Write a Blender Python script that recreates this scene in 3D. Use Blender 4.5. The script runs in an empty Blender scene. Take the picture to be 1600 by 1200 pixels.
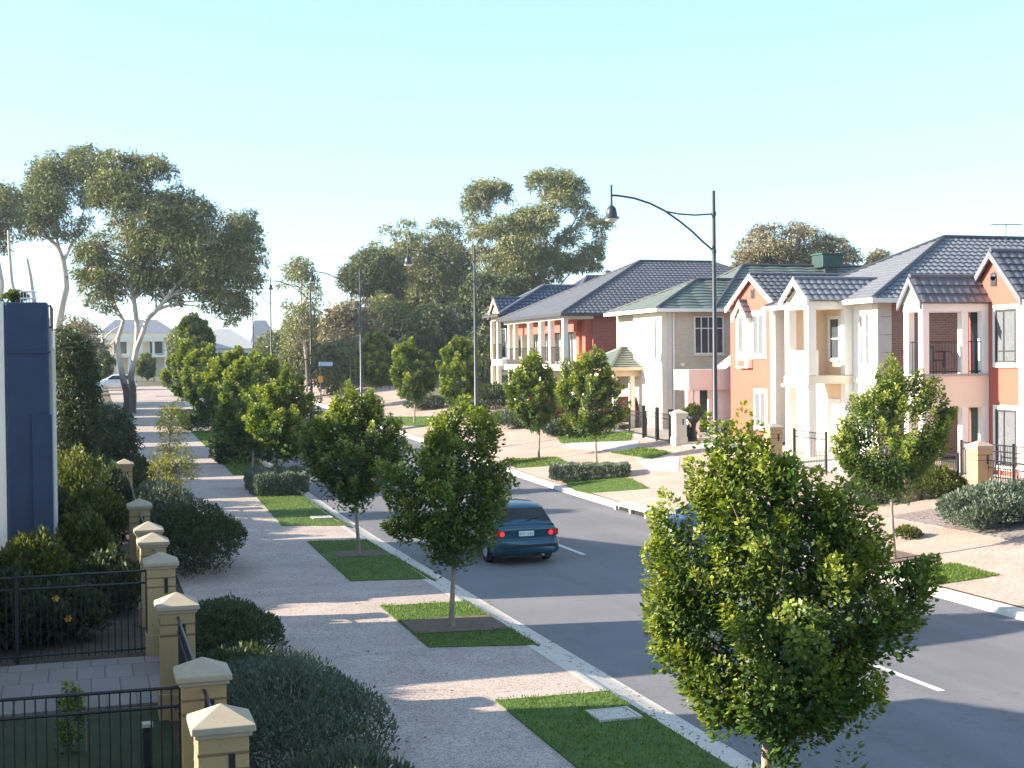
import bpy, math, random
import numpy as np
from mathutils import Vector, Matrix
random.seed(7)
RNG = np.random.default_rng(7)
SC = bpy.context.scene
COL = SC.collection
PI = math.pi
# ------------------------------------------------------------------ camera geometry
# world: +Y runs along the street, +X across it to the right, Z up
F = 2100.0
YAW = math.atan(665 / F); PITCH = math.atan(37 / F); ROLL = -0.6
EYE = np.array([0.0, 0.0, 5.0])
def _rx(a):
    c, s = math.cos(a), math.sin(a); return np.array([[1, 0, 0], [0, c, -s], [0, s, c]])
def _rz(a):
    c, s = math.cos(a), math.sin(a); return np.array([[c, -s, 0], [s, c, 0], [0, 0, 1]])
CR = _rz(-YAW) @ _rx(PI / 2 - PITCH) @ _rz(math.radians(ROLL))
def ray(x, y): return CR @ np.array([(x - 800) / F, -(y - 600) / F, -1.0])
def at_v(x, y, v): d = ray(x, y); return EYE + d * (v / d[0])
def at_u(x, y, u): d = ray(x, y); return EYE + d * (u / d[1])
def at_z(x, y, z=0.0): d = ray(x, y); return EYE + d * ((z - 5.0) / d[2])
def ux(x, v): return float(at_v(x, 560, v)[1])          # street distance where that sight line crosses the plane X = v
def vx(x, u): return float(at_u(x, 560, u)[0])
RIGHT = np.array([math.cos(YAW), -math.sin(YAW), 0.0]); FWD = np.array([math.sin(YAW), math.cos(YAW), 0.0])

# ------------------------------------------------------------------ terrain
def rise(u):
    d = u - 34.0
    if d <= 0: return 0.0
    if d < 20: return 0.03 * d * d / 40
    if d < 110: return 0.03 * (d - 10)
    return 3.0 + 0.012 * min(d - 110, 60)
def cross(v):
    if v < 7.2: return 0.12
    if v < 7.72: return 0.12 - 0.12 * (v - 7.2) / 0.52
    if v < 16.55: return 0.03 * math.sin((v - 7.72) / 8.83 * PI)
    if v < 16.75: return 0.14 * (v - 16.55) / 0.2
    if v < 24: return 0.14 + 0.125 * (v - 16.75)
    if v < 26: return 1.046 + 0.07 * (v - 24)
    return 1.186
def zg(u, v): return rise(u) + cross(v)

# ------------------------------------------------------------------ objects
def thing(name, label, cat, loc=(0, 0, 0), rz=0.0, group=None):
    o = bpy.data.objects.new(name, None); COL.objects.link(o)
    o.location = loc; o.rotation_euler = (0, 0, rz); o.empty_display_size = 0.2
    o['label'] = label; o['category'] = cat
    if group: o['group'] = group
    return o
def tag(o, label, cat, group=None, kind=None):
    o['label'] = label; o['category'] = cat
    if group: o['group'] = group
    if kind: o['kind'] = kind
    return o
def struct(o, label=None, cat=None):
    o['kind'] = 'structure'
    if label: o['label'] = label
    if cat: o['category'] = cat
    return o
def copy_tree(o, parent=None):
    c = o.copy(); COL.objects.link(c)
    if parent is not None: c.parent = parent
    for ch in list(o.children): copy_tree(ch, c)
    return c
def tree_copy(o, label, loc, rz=0.0, s=(1, 1, 1), group=None):
    c = copy_tree(o); c['label'] = label; c.location = loc; c.rotation_euler = (0, 0, rz); c.scale = s
    if group: c['group'] = group
    return c

class MB:
    """mesh collector: polygons with one material slot each"""
    def __init__(s): s.v = []; s.f = []; s.m = []; s.sm = []
    def add(s, vs, fs, m=0, smooth=False):
        b = len(s.v); s.v += [tuple(map(float, p)) for p in vs]
        for f in fs: s.f.append([b + i for i in f]); s.m.append(m); s.sm.append(smooth)
        return s
    def quad(s, a, b, c, d, m=0): return s.add([a, b, c, d], [(0, 1, 2, 3)], m)
    def box(s, x0, x1, y0, y1, z0, z1, m=0):
        v = [(x0, y0, z0), (x1, y0, z0), (x1, y1, z0), (x0, y1, z0), (x0, y0, z1), (x1, y0, z1), (x1, y1, z1), (x0, y1, z1)]
        return s.add(v, [(3, 2, 1, 0), (4, 5, 6, 7), (0, 1, 5, 4), (1, 2, 6, 5), (2, 3, 7, 6), (3, 0, 4, 7)], m)
    def prism_v(s, poly, x0, x1, m=0):               # polygon in (y,z), extruded along x
        n = len(poly); a = [(x0, p[0], p[1]) for p in poly] + [(x1, p[0], p[1]) for p in poly]
        fs = [tuple(range(n))[::-1], tuple(range(n, 2 * n))] + [(i, (i + 1) % n, n + (i + 1) % n, n + i) for i in range(n)]
        return s.add(a, fs, m)
    def prism_z(s, poly, z0, z1, m=0):
        n = len(poly); a = [(p[0], p[1], z0) for p in poly] + [(p[0], p[1], z1) for p in poly]
        fs = [tuple(range(n))[::-1], tuple(range(n, 2 * n))] + [(i, (i + 1) % n, n + (i + 1) % n, n + i) for i in range(n)]
        return s.add(a, fs, m)
    def tube(s, pts, r, n=8, m=0, caps=True):
        pts = [Vector(p) for p in pts]; rs = r if isinstance(r, (list, tuple)) else [r] * len(pts)
        vs = []; fs = []
        prev = None
        for i, p in enumerate(pts):
            t = (pts[min(i + 1, len(pts) - 1)] - pts[max(i - 1, 0)])
            t = t.normalized() if t.length > 1e-9 else Vector((0, 0, 1))
            if prev is None:
                ref = Vector((0, 0, 1)) if abs(t.z) < .9 else Vector((1, 0, 0)); a = t.cross(ref).normalized()
            else:
                a = prev - t * prev.dot(t); a = a.normalized() if a.length > 1e-6 else t.orthogonal().normalized()
            prev = a; b = t.cross(a)
            for k in range(n):
                q = p + (a * math.cos(2 * PI * k / n) + b * math.sin(2 * PI * k / n)) * rs[i]; vs.append(tuple(q))
        for i in range(len(pts) - 1):
            for k in range(n):
                fs.append((i * n + k, i * n + (k + 1) % n, (i + 1) * n + (k + 1) % n, (i + 1) * n + k))
        s.add(vs, fs, m, True)
        if caps: s.add([vs[k] for k in range(n)], [tuple(range(n))[::-1]], m); s.add([vs[(len(pts) - 1) * n + k] for k in range(n)], [tuple(range(n))], m)
        return s
    def lathe(s, prof, c=(0, 0, 0), n=16, m=0, axis='z'):
        vs = []; fs = []
        for (r, h) in prof:
            for k in range(n):
                a = 2 * PI * k / n; x, y = r * math.cos(a), r * math.sin(a)
                vs.append((c[0] + x, c[1] + y, c[2] + h) if axis == 'z' else (c[0] + h, c[1] + x, c[2] + y))
        for i in range(len(prof) - 1):
            for k in range(n): fs.append((i * n + k, i * n + (k + 1) % n, (i + 1) * n + (k + 1) % n, (i + 1) * n + k))
        s.add(vs, fs, m, True)
        return s
    def build(s, name, mats, parent=None, bevel=0, smooth=None):
        me = bpy.data.meshes.new(name); me.from_pydata(s.v, [], s.f)
        if not isinstance(mats, (list, tuple)): mats = [mats]
        for k in mats: me.materials.append(k)
        me.polygons.foreach_set('material_index', s.m)
        me.polygons.foreach_set('use_smooth', s.sm if smooth is None else [smooth] * len(s.f))
        uv = me.uv_layers.new(name='UVMap'); dat = np.zeros((len(me.loops), 2), np.float32)
        for p in me.polygons:
            nx, ny, nz = p.normal
            if abs(nz) > .97: t = (1, 0, 0); b = (0, 1, 0)
            else:
                l = math.hypot(nx, ny) or 1; t = (-ny / l, nx / l, 0)
                b = (ny * t[2] - nz * t[1], nz * t[0] - nx * t[2], nx * t[1] - ny * t[0])
            for li in p.loop_indices:
                co = me.vertices[me.loops[li].vertex_index].co
                dat[li] = (co[0] * t[0] + co[1] * t[1] + co[2] * t[2], co[0] * b[0] + co[1] * b[1] + co[2] * b[2])
        uv.data.foreach_set('uv', dat.ravel())
        me.update()
        o = bpy.data.objects.new(name, me); COL.objects.link(o)
        if parent is not None: o.parent = parent
        if bevel:
            bm = o.modifiers.new('Bevel', 'BEVEL'); bm.width = bevel; bm.segments = 2; bm.limit_method = 'ANGLE'; bm.angle_limit = math.radians(40)
        return o

# ------------------------------------------------------------------ materials
def newmat(name):
    m = bpy.data.materials.new(name); m.use_nodes = True
    nt = m.node_tree; nt.nodes.clear()
    out = nt.nodes.new('ShaderNodeOutputMaterial'); bs = nt.nodes.new('ShaderNodeBsdfPrincipled')
    nt.links.new(bs.outputs[0], out.inputs[0])
    return m, nt, bs, out
def N(nt, t, **kw):
    n = nt.nodes.new(t)
    for k, v in kw.items():
        if k.startswith('i_'): n.inputs[int(k[2:])].default_value = v
        else: setattr(n, k, v)
    return n
def ramp(nt, fac, stops):
    r = N(nt, 'ShaderNodeValToRGB'); e = r.color_ramp.elements
    while len(e) > 1: e.remove(e[-1])
    e[0].position = stops[0][0]; e[0].color = (*stops[0][1], 1)
    for p, c in stops[1:]:
        q = e.new(p); q.color = (*c, 1)
    nt.links.new(fac, r.inputs[0]); return r.outputs[0]
def noise(nt, vec, scale, detail=4, rough=.6):
    n = N(nt, 'ShaderNodeTexNoise'); n.inputs['Scale'].default_value = scale; n.inputs['Detail'].default_value = detail; n.inputs['Roughness'].default_value = rough
    nt.links.new(vec, n.inputs['Vector']); return n.outputs[0]
def mixc(nt, f, a, b, mode='MIX'):
    m = N(nt, 'ShaderNodeMix', data_type='RGBA', blend_type=mode)
    for i, x in ((0, f), (6, a), (7, b)):
        if hasattr(x, 'links'): nt.links.new(x, m.inputs[i])
        else: m.inputs[i].default_value = x if i == 0 else (*x, 1)
    return m.outputs[2]
def bump(nt, bs, h, strength=.3, dist=.02):
    b = N(nt, 'ShaderNodeBump'); b.inputs['Strength'].default_value = strength; b.inputs['Distance'].default_value = dist
    nt.links.new(h, b.inputs['Height']); nt.links.new(b.outputs[0], bs.inputs['Normal'])
def mul(c, k): return tuple(min(1, x * k) for x in c)
def mottled(name, c, var=.15, scale=3, rough=.8, fine=60, bstr=.15, coords='Object', spec=.3):
    m, nt, bs, out = newmat(name); tc = N(nt, 'ShaderNodeTexCoord'); vec = tc.outputs[coords]
    a = noise(nt, vec, scale, 5); col = ramp(nt, a, [(.3, mul(c, 1 - var)), (.7, mul(c, 1 + var))])
    f = noise(nt, vec, fine, 3); col = mixc(nt, .35, col, ramp(nt, f, [(.3, mul(c, 1 - 1.3 * var)), (.7, mul(c, 1 + 1.3 * var))]))
    nt.links.new(col, bs.inputs['Base Color']); bs.inputs['Roughness'].default_value = rough; bs.inputs['Specular IOR Level'].default_value = spec
    bump(nt, bs, f, bstr, .01); return m
def metal(name, c, rough=.45):
    m, nt, bs, out = newmat(name); tc = N(nt, 'ShaderNodeTexCoord')
    f = noise(nt, tc.outputs['Object'], 12, 4)
    nt.links.new(ramp(nt, f, [(.3, mul(c, .8)), (.7, mul(c, 1.2))]), bs.inputs['Base Color']); bs.inputs['Roughness'].default_value = rough
    return m
def brickmat(name, c1, c2, mortar, bw=.24, bh=.086, ms=.012):
    m, nt, bs, out = newmat(name); tc = N(nt, 'ShaderNodeTexCoord')
    b = N(nt, 'ShaderNodeTexBrick'); nt.links.new(tc.outputs['UV'], b.inputs['Vector'])
    b.inputs['Color1'].default_value = (*c1, 1); b.inputs['Color2'].default_value = (*c2, 1); b.inputs['Mortar'].default_value = (*mortar, 1)
    b.inputs['Scale'].default_value = 1; b.inputs['Brick Width'].default_value = bw; b.inputs['Row Height'].default_value = bh; b.inputs['Mortar Size'].default_value = ms; b.inputs['Bias'].default_value = 0
    f = noise(nt, tc.outputs['Object'], 1.2, 5)
    col = mixc(nt, .5, b.outputs[0], mixc(nt, 1.0, b.outputs[0], ramp(nt, f, [(.3, (.7, .7, .7)), (.7, (1.0, 1.0, 1.0))]), 'MULTIPLY'))
    nt.links.new(col, bs.inputs['Base Color']); bs.inputs['Roughness'].default_value = .85
    bump(nt, bs, b.outputs[1], -.4, .01); return m
def leafmat(name, base, tip, var=.35, rough=.42, trans=.3, spec=.4):
    m, nt, bs, out = newmat(name)
    g = N(nt, 'ShaderNodeNewGeometry'); at = N(nt, 'ShaderNodeAttribute', attribute_name='tip')
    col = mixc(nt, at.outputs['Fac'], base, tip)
    br = ramp(nt, g.outputs['Random Per Island'], [(0, (1 - var,) * 3), (1, (1 + var,) * 3)])
    col = mixc(nt, 1.0, col, br, 'MULTIPLY')
    nt.links.new(col, bs.inputs['Base Color']); bs.inputs['Roughness'].default_value = rough; bs.inputs['Specular IOR Level'].default_value = spec
    t = N(nt, 'ShaderNodeBsdfTranslucent'); tcol = mixc(nt, 1.0, col, (1.5, 1.5, .55), 'MULTIPLY'); nt.links.new(tcol, t.inputs[0])
    mx = N(nt, 'ShaderNodeMixShader'); mx.inputs[0].default_value = trans
    nt.links.new(bs.outputs[0], mx.inputs[1]); nt.links.new(t.outputs[0], mx.inputs[2]); nt.links.new(mx.outputs[0], out.inputs[0])
    return m
def barkmat(name, c1, c2, scale=6):
    m, nt, bs, out = newmat(name); tc = N(nt, 'ShaderNodeTexCoord'); mp = N(nt, 'ShaderNodeMapping'); mp.inputs['Scale'].default_value = (1, 1, .25)
    nt.links.new(tc.outputs['Object'], mp.inputs[0]); f = noise(nt, mp.outputs[0], scale, 6, .7)
    nt.links.new(ramp(nt, f, [(.35, c1), (.65, c2)]), bs.inputs['Base Color']); bs.inputs['Roughness'].default_value = .9
    bump(nt, bs, f, .5, .03); return m
def glassmat(name, c=(.03, .04, .05), rough=.06):
    m, nt, bs, out = newmat(name); tc = N(nt, 'ShaderNodeTexCoord'); f = noise(nt, tc.outputs['Object'], .7, 2)
    nt.links.new(ramp(nt, f, [(.3, mul(c, .7)), (.7, mul(c, 1.4))]), bs.inputs['Base Color'])
    bs.inputs['Roughness'].default_value = rough; bs.inputs['Specular IOR Level'].default_value = .6; return m
def aggregate(name, c, dark, scale=55):
    m, nt, bs, out = newmat(name); tc = N(nt, 'ShaderNodeTexCoord'); vec = tc.outputs['Object']
    vo = N(nt, 'ShaderNodeTexVoronoi'); vo.inputs['Scale'].default_value = scale; nt.links.new(vec, vo.inputs['Vector'])
    sp = N(nt, 'ShaderNodeSeparateColor'); nt.links.new(vo.outputs['Color'], sp.inputs[0])
    col = ramp(nt, sp.outputs[0], [(0, dark), (.35, c), (.75, mul(c, 1.15)), (1, mul(c, 1.45))])
    a = noise(nt, vec, .8, 6, .65); col = mixc(nt, .8, col, mixc(nt, 1.0, col, ramp(nt, a, [(.3, (.72, .7, .68)), (.65, (1, 1, 1))]), 'MULTIPLY'))
    nt.links.new(col, bs.inputs['Base Color']); bs.inputs['Roughness'].default_value = .85; bs.inputs['Specular IOR Level'].default_value = .25
    bump(nt, bs, vo.outputs['Distance'], .3, .01); return m
def asphaltmat():
    m, nt, bs, out = newmat('asphalt'); tc = N(nt, 'ShaderNodeTexCoord'); vec = tc.outputs['Object']
    c = (.17, .165, .17)
    f = noise(nt, vec, 90, 3, .7); a = noise(nt, vec, .35, 5, .6)
    mp = N(nt, 'ShaderNodeMapping'); mp.inputs['Scale'].default_value = (1.1, .06, 1); nt.links.new(vec, mp.inputs[0]); tr = noise(nt, mp.outputs[0], 1.0, 3, .5); oi = noise(nt, vec, 1.7, 6, .75); vk = N(nt, 'ShaderNodeTexVoronoi', feature='DISTANCE_TO_EDGE'); vk.inputs['Scale'].default_value = .22; wv = N(nt, 'ShaderNodeMix', data_type='VECTOR'); wv.inputs[0].default_value = .12; nt.links.new(vec, wv.inputs[4]); nz_ = N(nt, 'ShaderNodeTexNoise'); nz_.inputs['Scale'].default_value = 1.4; nz_.inputs['Detail'].default_value = 5; nt.links.new(vec, nz_.inputs['Vector']); nsc = N(nt, 'ShaderNodeVectorMath', operation='SCALE'); nsc.inputs[3].default_value = 12; nt.links.new(nz_.outputs['Color'], nsc.inputs[0]); nt.links.new(nsc.outputs[0], wv.inputs[5]); nt.links.new(wv.outputs[1], vk.inputs['Vector'])
    col = ramp(nt, f, [(.25, mul(c, .7)), (.75, mul(c, 1.3))])
    col = mixc(nt, 1.0, col, ramp(nt, a, [(.3, (.85, .85, .86)), (.7, (1.08, 1.07, 1.05))]), 'MULTIPLY')
    col = mixc(nt, 1.0, col, ramp(nt, tr, [(.35, (.88, .88, .88)), (.6, (1.05, 1.05, 1.05))]), 'MULTIPLY')
    col = mixc(nt, 1.0, col, ramp(nt, oi, [(.26, (.78, .78, .79)), (.36, (1, 1, 1))]), 'MULTIPLY'); col = mixc(nt, 1.0, col, ramp(nt, vk.outputs[0], [(.0, (.80, .80, .80)), (.003, (.97, .97, .97)), (.006, (1, 1, 1))]), 'MULTIPLY')
    nt.links.new(col, bs.inputs['Base Color']); bs.inputs['Roughness'].default_value = .82; bs.inputs['Specular IOR Level'].default_value = .3
    bump(nt, bs, f, .35, .008); return m
def pavingmat(name, c, w=.4, h=.4, gap=.008):
    m = brickmat(name, mul(c, .9), mul(c, 1.12), mul(c, .55), w, h, gap); return m
M = {}
M['asphalt'] = asphaltmat()
M['path'] = aggregate('exposed_aggregate', (.44, .362, .312), (.225, .175, .155))
M['pathr'] = aggregate('pink_aggregate', (.43, .325, .265), (.26, .185, .15), 40)
M['conc'] = mottled('kerb_concrete', (.55, .49, .42), .12, 2.5, .8, 70, .2)
M['conc2'] = mottled('grey_concrete', (.36, .36, .35), .12, 2.5, .8, 70, .2)
M['soil'] = mottled('soil', (.09, .068, .05), .35, 4, .95, 50, .6)
M['scrub'] = mottled('dry_ground', (.13, .115, .07), .35, .3, .95, 6, .6)
M['mulch'] = mottled('bark_mulch', (.15, .105, .075), .5, 9, .95, 45, .9)
M['gravel'] = aggregate('grey_gravel', (.25, .21, .19), (.08, .065, .06), 22)
M['turf'] = mottled('turf', (.07, .12, .022), .35, 2.5, .9, 70, .6)
M['turfdk'] = mottled('shade_toned_turf', (.038, .052, .02), .45, 1.6, .9, 60, .7)  # darker turf copy: the front lawn's shade is put into the colour
M['paint'] = mottled('road_paint', (.62, .62, .6), .15, 8, .7, 60, .1)
M['pave'] = pavingmat('entry_paving', (.25, .21, .19), .42, .9, .012)
M['sandst'] = mottled('sandstone_render', (.43, .305, .155), .1, 3, .85, 50, .25)
M['sandcap'] = mottled('cap_stone', (.40, .335, .24), .12, 5, .85, 50, .25)
M['groove'] = mottled('groove', (.22, .15, .08), .2, 5, .9, 40, .2)
M['greystone'] = mottled('grey_stone', (.42, .41, .36), .12, 4, .85, 50, .25)
M['black'] = metal('black_steel', (.012, .013, .016), .4)
M['pole'] = metal('pole_paint', (.022, .03, .04), .4)
M['white'] = mottled('white_render', (.80, .765, .69), .04, 1.2, .75, 40, .08)
M['cream'] = mottled('cream_render', (.72, .66, .53), .05, 1.2, .78, 40, .08)
M['peach'] = mottled('peach_render', (.70, .52, .36), .06, 1.2, .78, 40, .08)
M['orange'] = mottled('orange_render', (.44, .118, .082), .07, 1.5, .8, 40, .1)
M['stonewall'] = mottled('limestone', (.62, .57, .50), .07, 2, .8, 40, .1)
M['navy'] = mottled('navy_render', (.026, .045, .095), .2, 2, .6, 40, .1)
M['redbrick'] = brickmat('red_brick', (.42, .095, .065), (.32, .07, .05), (.30, .17, .13))
M['brownbrick'] = brickmat('brown_brick', (.33, .19, .14), (.27, .15, .11), (.36, .27, .21))
M['creambrick'] = brickmat('cream_brick', (.58, .49, .37), (.51, .43, .32), (.58, .52, .43))
M['tile_dk'] = mottled('charcoal_tile', (.11, .11, .122), .2, 1.5, .42, 18, .1, spec=.5)
M['tile_bl'] = mottled('slate_blue_tile', (.16, .165, .182), .15, 1.5, .45, 18, .1, spec=.5)
M['tile_gn'] = mottled('sage_green_tile', (.12, .145, .125), .15, 1.5, .5, 18, .1, spec=.45)
M['tile_nv'] = mottled('navy_tile', (.035, .05, .09), .2, 1.5, .4, 18, .1, spec=.5)
M['frame'] = mottled('white_frame', (.74, .73, .70), .04, 3, .5, 40, .03)
M['gutter'] = metal('dark_gutter', (.05, .05, .055), .5)
M['glass'] = glassmat('window_glass', (.05, .06, .07))
M['glassdk'] = glassmat('dark_glass', (.012, .015, .02), .04)
M['curtain'] = mottled('curtain', (.13, .14, .15), .25, 6, .7, 20, .1)
M['door'] = mottled('dark_door', (.04, .06, .055), .2, 3, .5, 30, .05)
M['garage'] = mottled('garage_panel', (.78, .75, .68), .04, 3, .6, 30, .05)
M['coolgreen'] = mottled('cooler_green', (.03, .085, .068), .12, 3, .55, 30, .05)
M['bark'] = barkmat('young_bark', (.20, .15, .115), (.36, .28, .21), 14)
M['twig'] = barkmat('twig_bark', (.09, .065, .045), (.16, .12, .085), 14)
M['gumbark'] = barkmat('gum_bark', (.38, .30, .24), (.66, .60, .52), 2.2)
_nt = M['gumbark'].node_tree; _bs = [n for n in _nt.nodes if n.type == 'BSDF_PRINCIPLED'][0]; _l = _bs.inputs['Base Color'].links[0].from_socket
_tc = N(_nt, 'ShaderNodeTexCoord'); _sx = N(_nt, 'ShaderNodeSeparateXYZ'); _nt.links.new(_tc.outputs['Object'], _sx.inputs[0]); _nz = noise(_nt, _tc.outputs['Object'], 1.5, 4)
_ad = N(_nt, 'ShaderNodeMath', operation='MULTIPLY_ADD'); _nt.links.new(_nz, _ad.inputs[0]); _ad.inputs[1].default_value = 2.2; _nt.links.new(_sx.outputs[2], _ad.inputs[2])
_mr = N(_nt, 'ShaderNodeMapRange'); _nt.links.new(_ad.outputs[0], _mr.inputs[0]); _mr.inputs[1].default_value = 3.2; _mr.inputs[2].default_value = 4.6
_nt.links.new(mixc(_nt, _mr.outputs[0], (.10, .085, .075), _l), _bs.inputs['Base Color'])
M['gumdark'] = barkmat('gum_dark_bark', (.09, .07, .06), (.26, .20, .15), 2.2)
M['tyre'] = mottled('tyre', (.018, .018, .02), .2, 10, .85, 40, .1)
M['alloy'] = metal('alloy', (.35, .36, .38), .35)
M['plate'] = mottled('plate', (.75, .76, .74), .03, 5, .4, 40, .02)
M['plastic'] = mottled('black_plastic', (.02, .022, .025), .15, 10, .5, 40, .05)
M['redlens'] = metal('red_lens', (.42, .012, .015), .15)
M['amber'] = metal('amber_lens', (.55, .2, .02), .2)
M['lit'] = newmat('brake_lamp')[0]
_b = [n for n in M['lit'].node_tree.nodes if n.type == 'BSDF_PRINCIPLED'][0]
_b.inputs['Base Color'].default_value = (.6, .01, .01, 1); _b.inputs['Emission Color'].default_value = (1, .03, .02, 1); _b.inputs['Emission Strength'].default_value = .55
M['lens'] = mottled('lamp_lens', (.62, .58, .50), .05, 5, .35, 40, .02)
M['sign_blue'] = mottled('sign_blue', (.35, .5, .65), .05, 5, .4, 40, .02)
M['sign_orange'] = mottled('sign_orange', (.65, .26, .03), .05, 5, .5, 40, .02)
M['yellow'] = mottled('yellow_petal', (.6, .42, .05), .1, 5, .6, 40, .02)
M['wood'] = mottled('timber', (.28, .15, .08), .25, 5, .8, 40, .2)
M['terrac'] = mottled('planter_clay', (.3, .16, .1), .15, 5, .8, 40, .1)
def carpaint(name, c):
    m, nt, bs, out = newmat(name); tc = N(nt, 'ShaderNodeTexCoord'); f = noise(nt, tc.outputs['Object'], 900, 2)
    nt.links.new(ramp(nt, f, [(.3, mul(c, .85)), (.7, mul(c, 1.15))]), bs.inputs['Base Color'])
    bs.inputs['Metallic'].default_value = .35; bs.inputs['Roughness'].default_value = .32; bs.inputs['Coat Weight'].default_value = .8; bs.inputs['Coat Roughness'].default_value = .05
    return m
L_ST = leafmat('street_tree_leaf', (.058, .112, .022), (.30, .335, .045), .38, .48, .3, .35)
L_SH = leafmat('dark_shrub_leaf', (.035, .055, .025), (.07, .09, .04), .35, .55, .2, .3)
L_WE = leafmat('grey_green_shrub_leaf', (.055, .082, .06), (.125, .155, .11), .3, .6, .15, .25)
L_SV = leafmat('silver_hedge_leaf', (.085, .12, .088), (.19, .225, .165), .3, .6, .15, .25)
L_GD = leafmat('garden_leaf', (.025, .052, .012), (.15, .155, .028), .4, .45, .3, .35)
L_HD = leafmat('hedge_leaf', (.03, .05, .022), (.06, .085, .035), .35, .55, .15, .3)
L_GUM = leafmat('gum_leaf', (.09, .112, .042), (.225, .23, .09), .3, .55, .12, .3)
L_GU2 = leafmat('olive_gum_leaf', (.135, .15, .06), (.27, .265, .11), .3, .55, .12, .3)
L_OLV = leafmat('bronze_leaf', (.15, .125, .075), (.28, .235, .135), .3, .6, .1, .3)
L_WIL = leafmat('yellow_green_leaf', (.17, .19, .045), (.36, .34, .08), .3, .5, .35, .3)
L_PIN = leafmat('dark_pine_leaf', (.062, .082, .036), (.135, .15, .065), .3, .6, .1, .25)
L_GR = leafmat('grass_blade', (.07, .125, .02), (.17, .235, .035), .35, .6, .25, .2)
# ------------------------------------------------------------------ foliage
def unit(a): return a / (np.linalg.norm(a, axis=-1, keepdims=True) + 1e-9)
def leaf_obj(name, P, D, S, L, W, tip, mat, parent=None, fold=.18):
    n = len(P); Nn = np.cross(D, S)
    L = L[:, None]; W = W[:, None]
    v = np.empty((n, 4, 3), np.float32)
    v[:, 0] = P; v[:, 1] = P + D * L * .5 + S * W * .5 + Nn * W * fold; v[:, 2] = P + D * L; v[:, 3] = P + D * L * .5 - S * W * .5 + Nn * W * fold
    me = bpy.data.meshes.new(name)
    me.vertices.add(4 * n); me.vertices.foreach_set('co', v.ravel())
    me.loops.add(4 * n); me.loops.foreach_set('vertex_index', np.arange(4 * n, dtype=np.int32))
    me.polygons.add(n); me.polygons.foreach_set('loop_start', np.arange(0, 4 * n, 4, dtype=np.int32))
    at = me.attributes.new('tip', 'FLOAT', 'FACE'); at.data.foreach_set('value', np.asarray(tip, np.float32))
    me.materials.append(mat); me.update(calc_edges=True)
    o = bpy.data.objects.new(name, me); COL.objects.link(o)
    if parent is not None: o.parent = parent
    return o
def shoots_to_leaves(o, a, l, M_, L, W, rng, tipbias=1.0, droop=0.0):
    S = len(o); t = np.linspace(.12, 1, M_)[None, :, None] + rng.uniform(-.04, .04, (S, M_, 1))
    bend = rng.normal(0, .12, (S, 1, 3))
    pos = o[:, None] + a[:, None] * l[:, None, None] * t + bend * l[:, None, None] * t ** 2
    pos[..., 2] -= droop * t[..., 0] ** 2 * l[:, None]
    ref = np.where(np.abs(a[:, 2:3]) < .9, np.array([[0, 0, 1.]]), np.array([[1., 0, 0]]))
    e1 = unit(np.cross(a, ref)); e2 = np.cross(a, e1)
    ang = (np.arange(M_)[None] * 2.4 + rng.uniform(0, 6.28, (S, 1)))[..., None]
    rad = e1[:, None] * np.cos(ang) + e2[:, None] * np.sin(ang)
    D = unit(a[:, None] * rng.uniform(.25, .9, (S, M_, 1)) + rad + rng.normal(0, .25, (S, M_, 3)))
    D[..., 2] -= droop * .6; D = unit(D)
    Sd = unit(np.cross(D, a[:, None] + rng.normal(0, .35, (S, M_, 3))))
    sz = rng.uniform(.7, 1.25, (S, M_)) * (1.15 - .5 * t[..., 0])
    tip = np.clip(t[..., 0] * tipbias - .25 + rng.uniform(-.2, .2, (S, 1)), 0, 1)
    f = lambda x: x.reshape(-1, x.shape[-1])
    return f(pos), f(D), f(Sd), (sz * L).ravel(), (sz * W).ravel(), tip.ravel()
def inpoly(poly, pts):
    x, y = pts[:, 0], pts[:, 1]; c = np.zeros(len(pts), bool); n = len(poly)
    for i in range(n):
        x1, y1 = poly[i]; x2, y2 = poly[i - 1]
        k = ((y1 > y) != (y2 > y)); xi = (x2 - x1) * (y - y1) / ((y2 - y1) if y2 != y1 else 1e-9) + x1
        c ^= k & (x < xi)
    return c
def edgedist(poly, pts):
    d = np.full(len(pts), 1e9)
    for i in range(len(poly)):
        a = np.array(poly[i], float); b = np.array(poly[i - 1], float); ab = b - a
        t = np.clip(((pts - a) @ ab) / (ab @ ab + 1e-9), 0, 1); d = np.minimum(d, np.linalg.norm(pts - (a + t[:, None] * ab), axis=1))
    return d
def crown_clumps(poly, n, r, rng, depth=1.0, holes=(), maxd=None, edge=.5):
    """clumps in metres: poly in local (x right, z up); returns (n,3) local x, depth, z and radii"""
    poly = np.array(poly, float); lo, hi = poly.min(0), poly.max(0); out = []; rad = []
    tries = 0
    while len(out) < n and tries < 400:
        tries += 1
        p = rng.uniform(lo, hi, (200, 2)); p = p[inpoly(poly, p)]
        if not len(p): continue
        e = edgedist(poly, p)
        for q, ed in zip(p, e):
            rr = r * rng.uniform(.75, 1.25); rr = min(rr, max(ed * 1.25, r * .45))
            if ed < rr * edge: continue
            if any((q[0] - h[0]) ** 2 + (q[1] - h[1]) ** 2 < (h[2] + rr * .45) ** 2 for h in holes): continue
            dm = ed * depth + r * .3
            if maxd: dm = min(dm, maxd)
            d = rng.uniform(-1, 1); d = math.copysign(abs(d) ** .6, d) * dm
            if any((q[0] - o[0]) ** 2 + (q[1] - o[2]) ** 2 + (d - o[1]) ** 2 < (.62 * r) ** 2 for o in out): continue
            out.append((q[0], d, q[1])); rad.append(rr)
            if len(out) >= n: break
    return np.array(out), np.array(rad)
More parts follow.
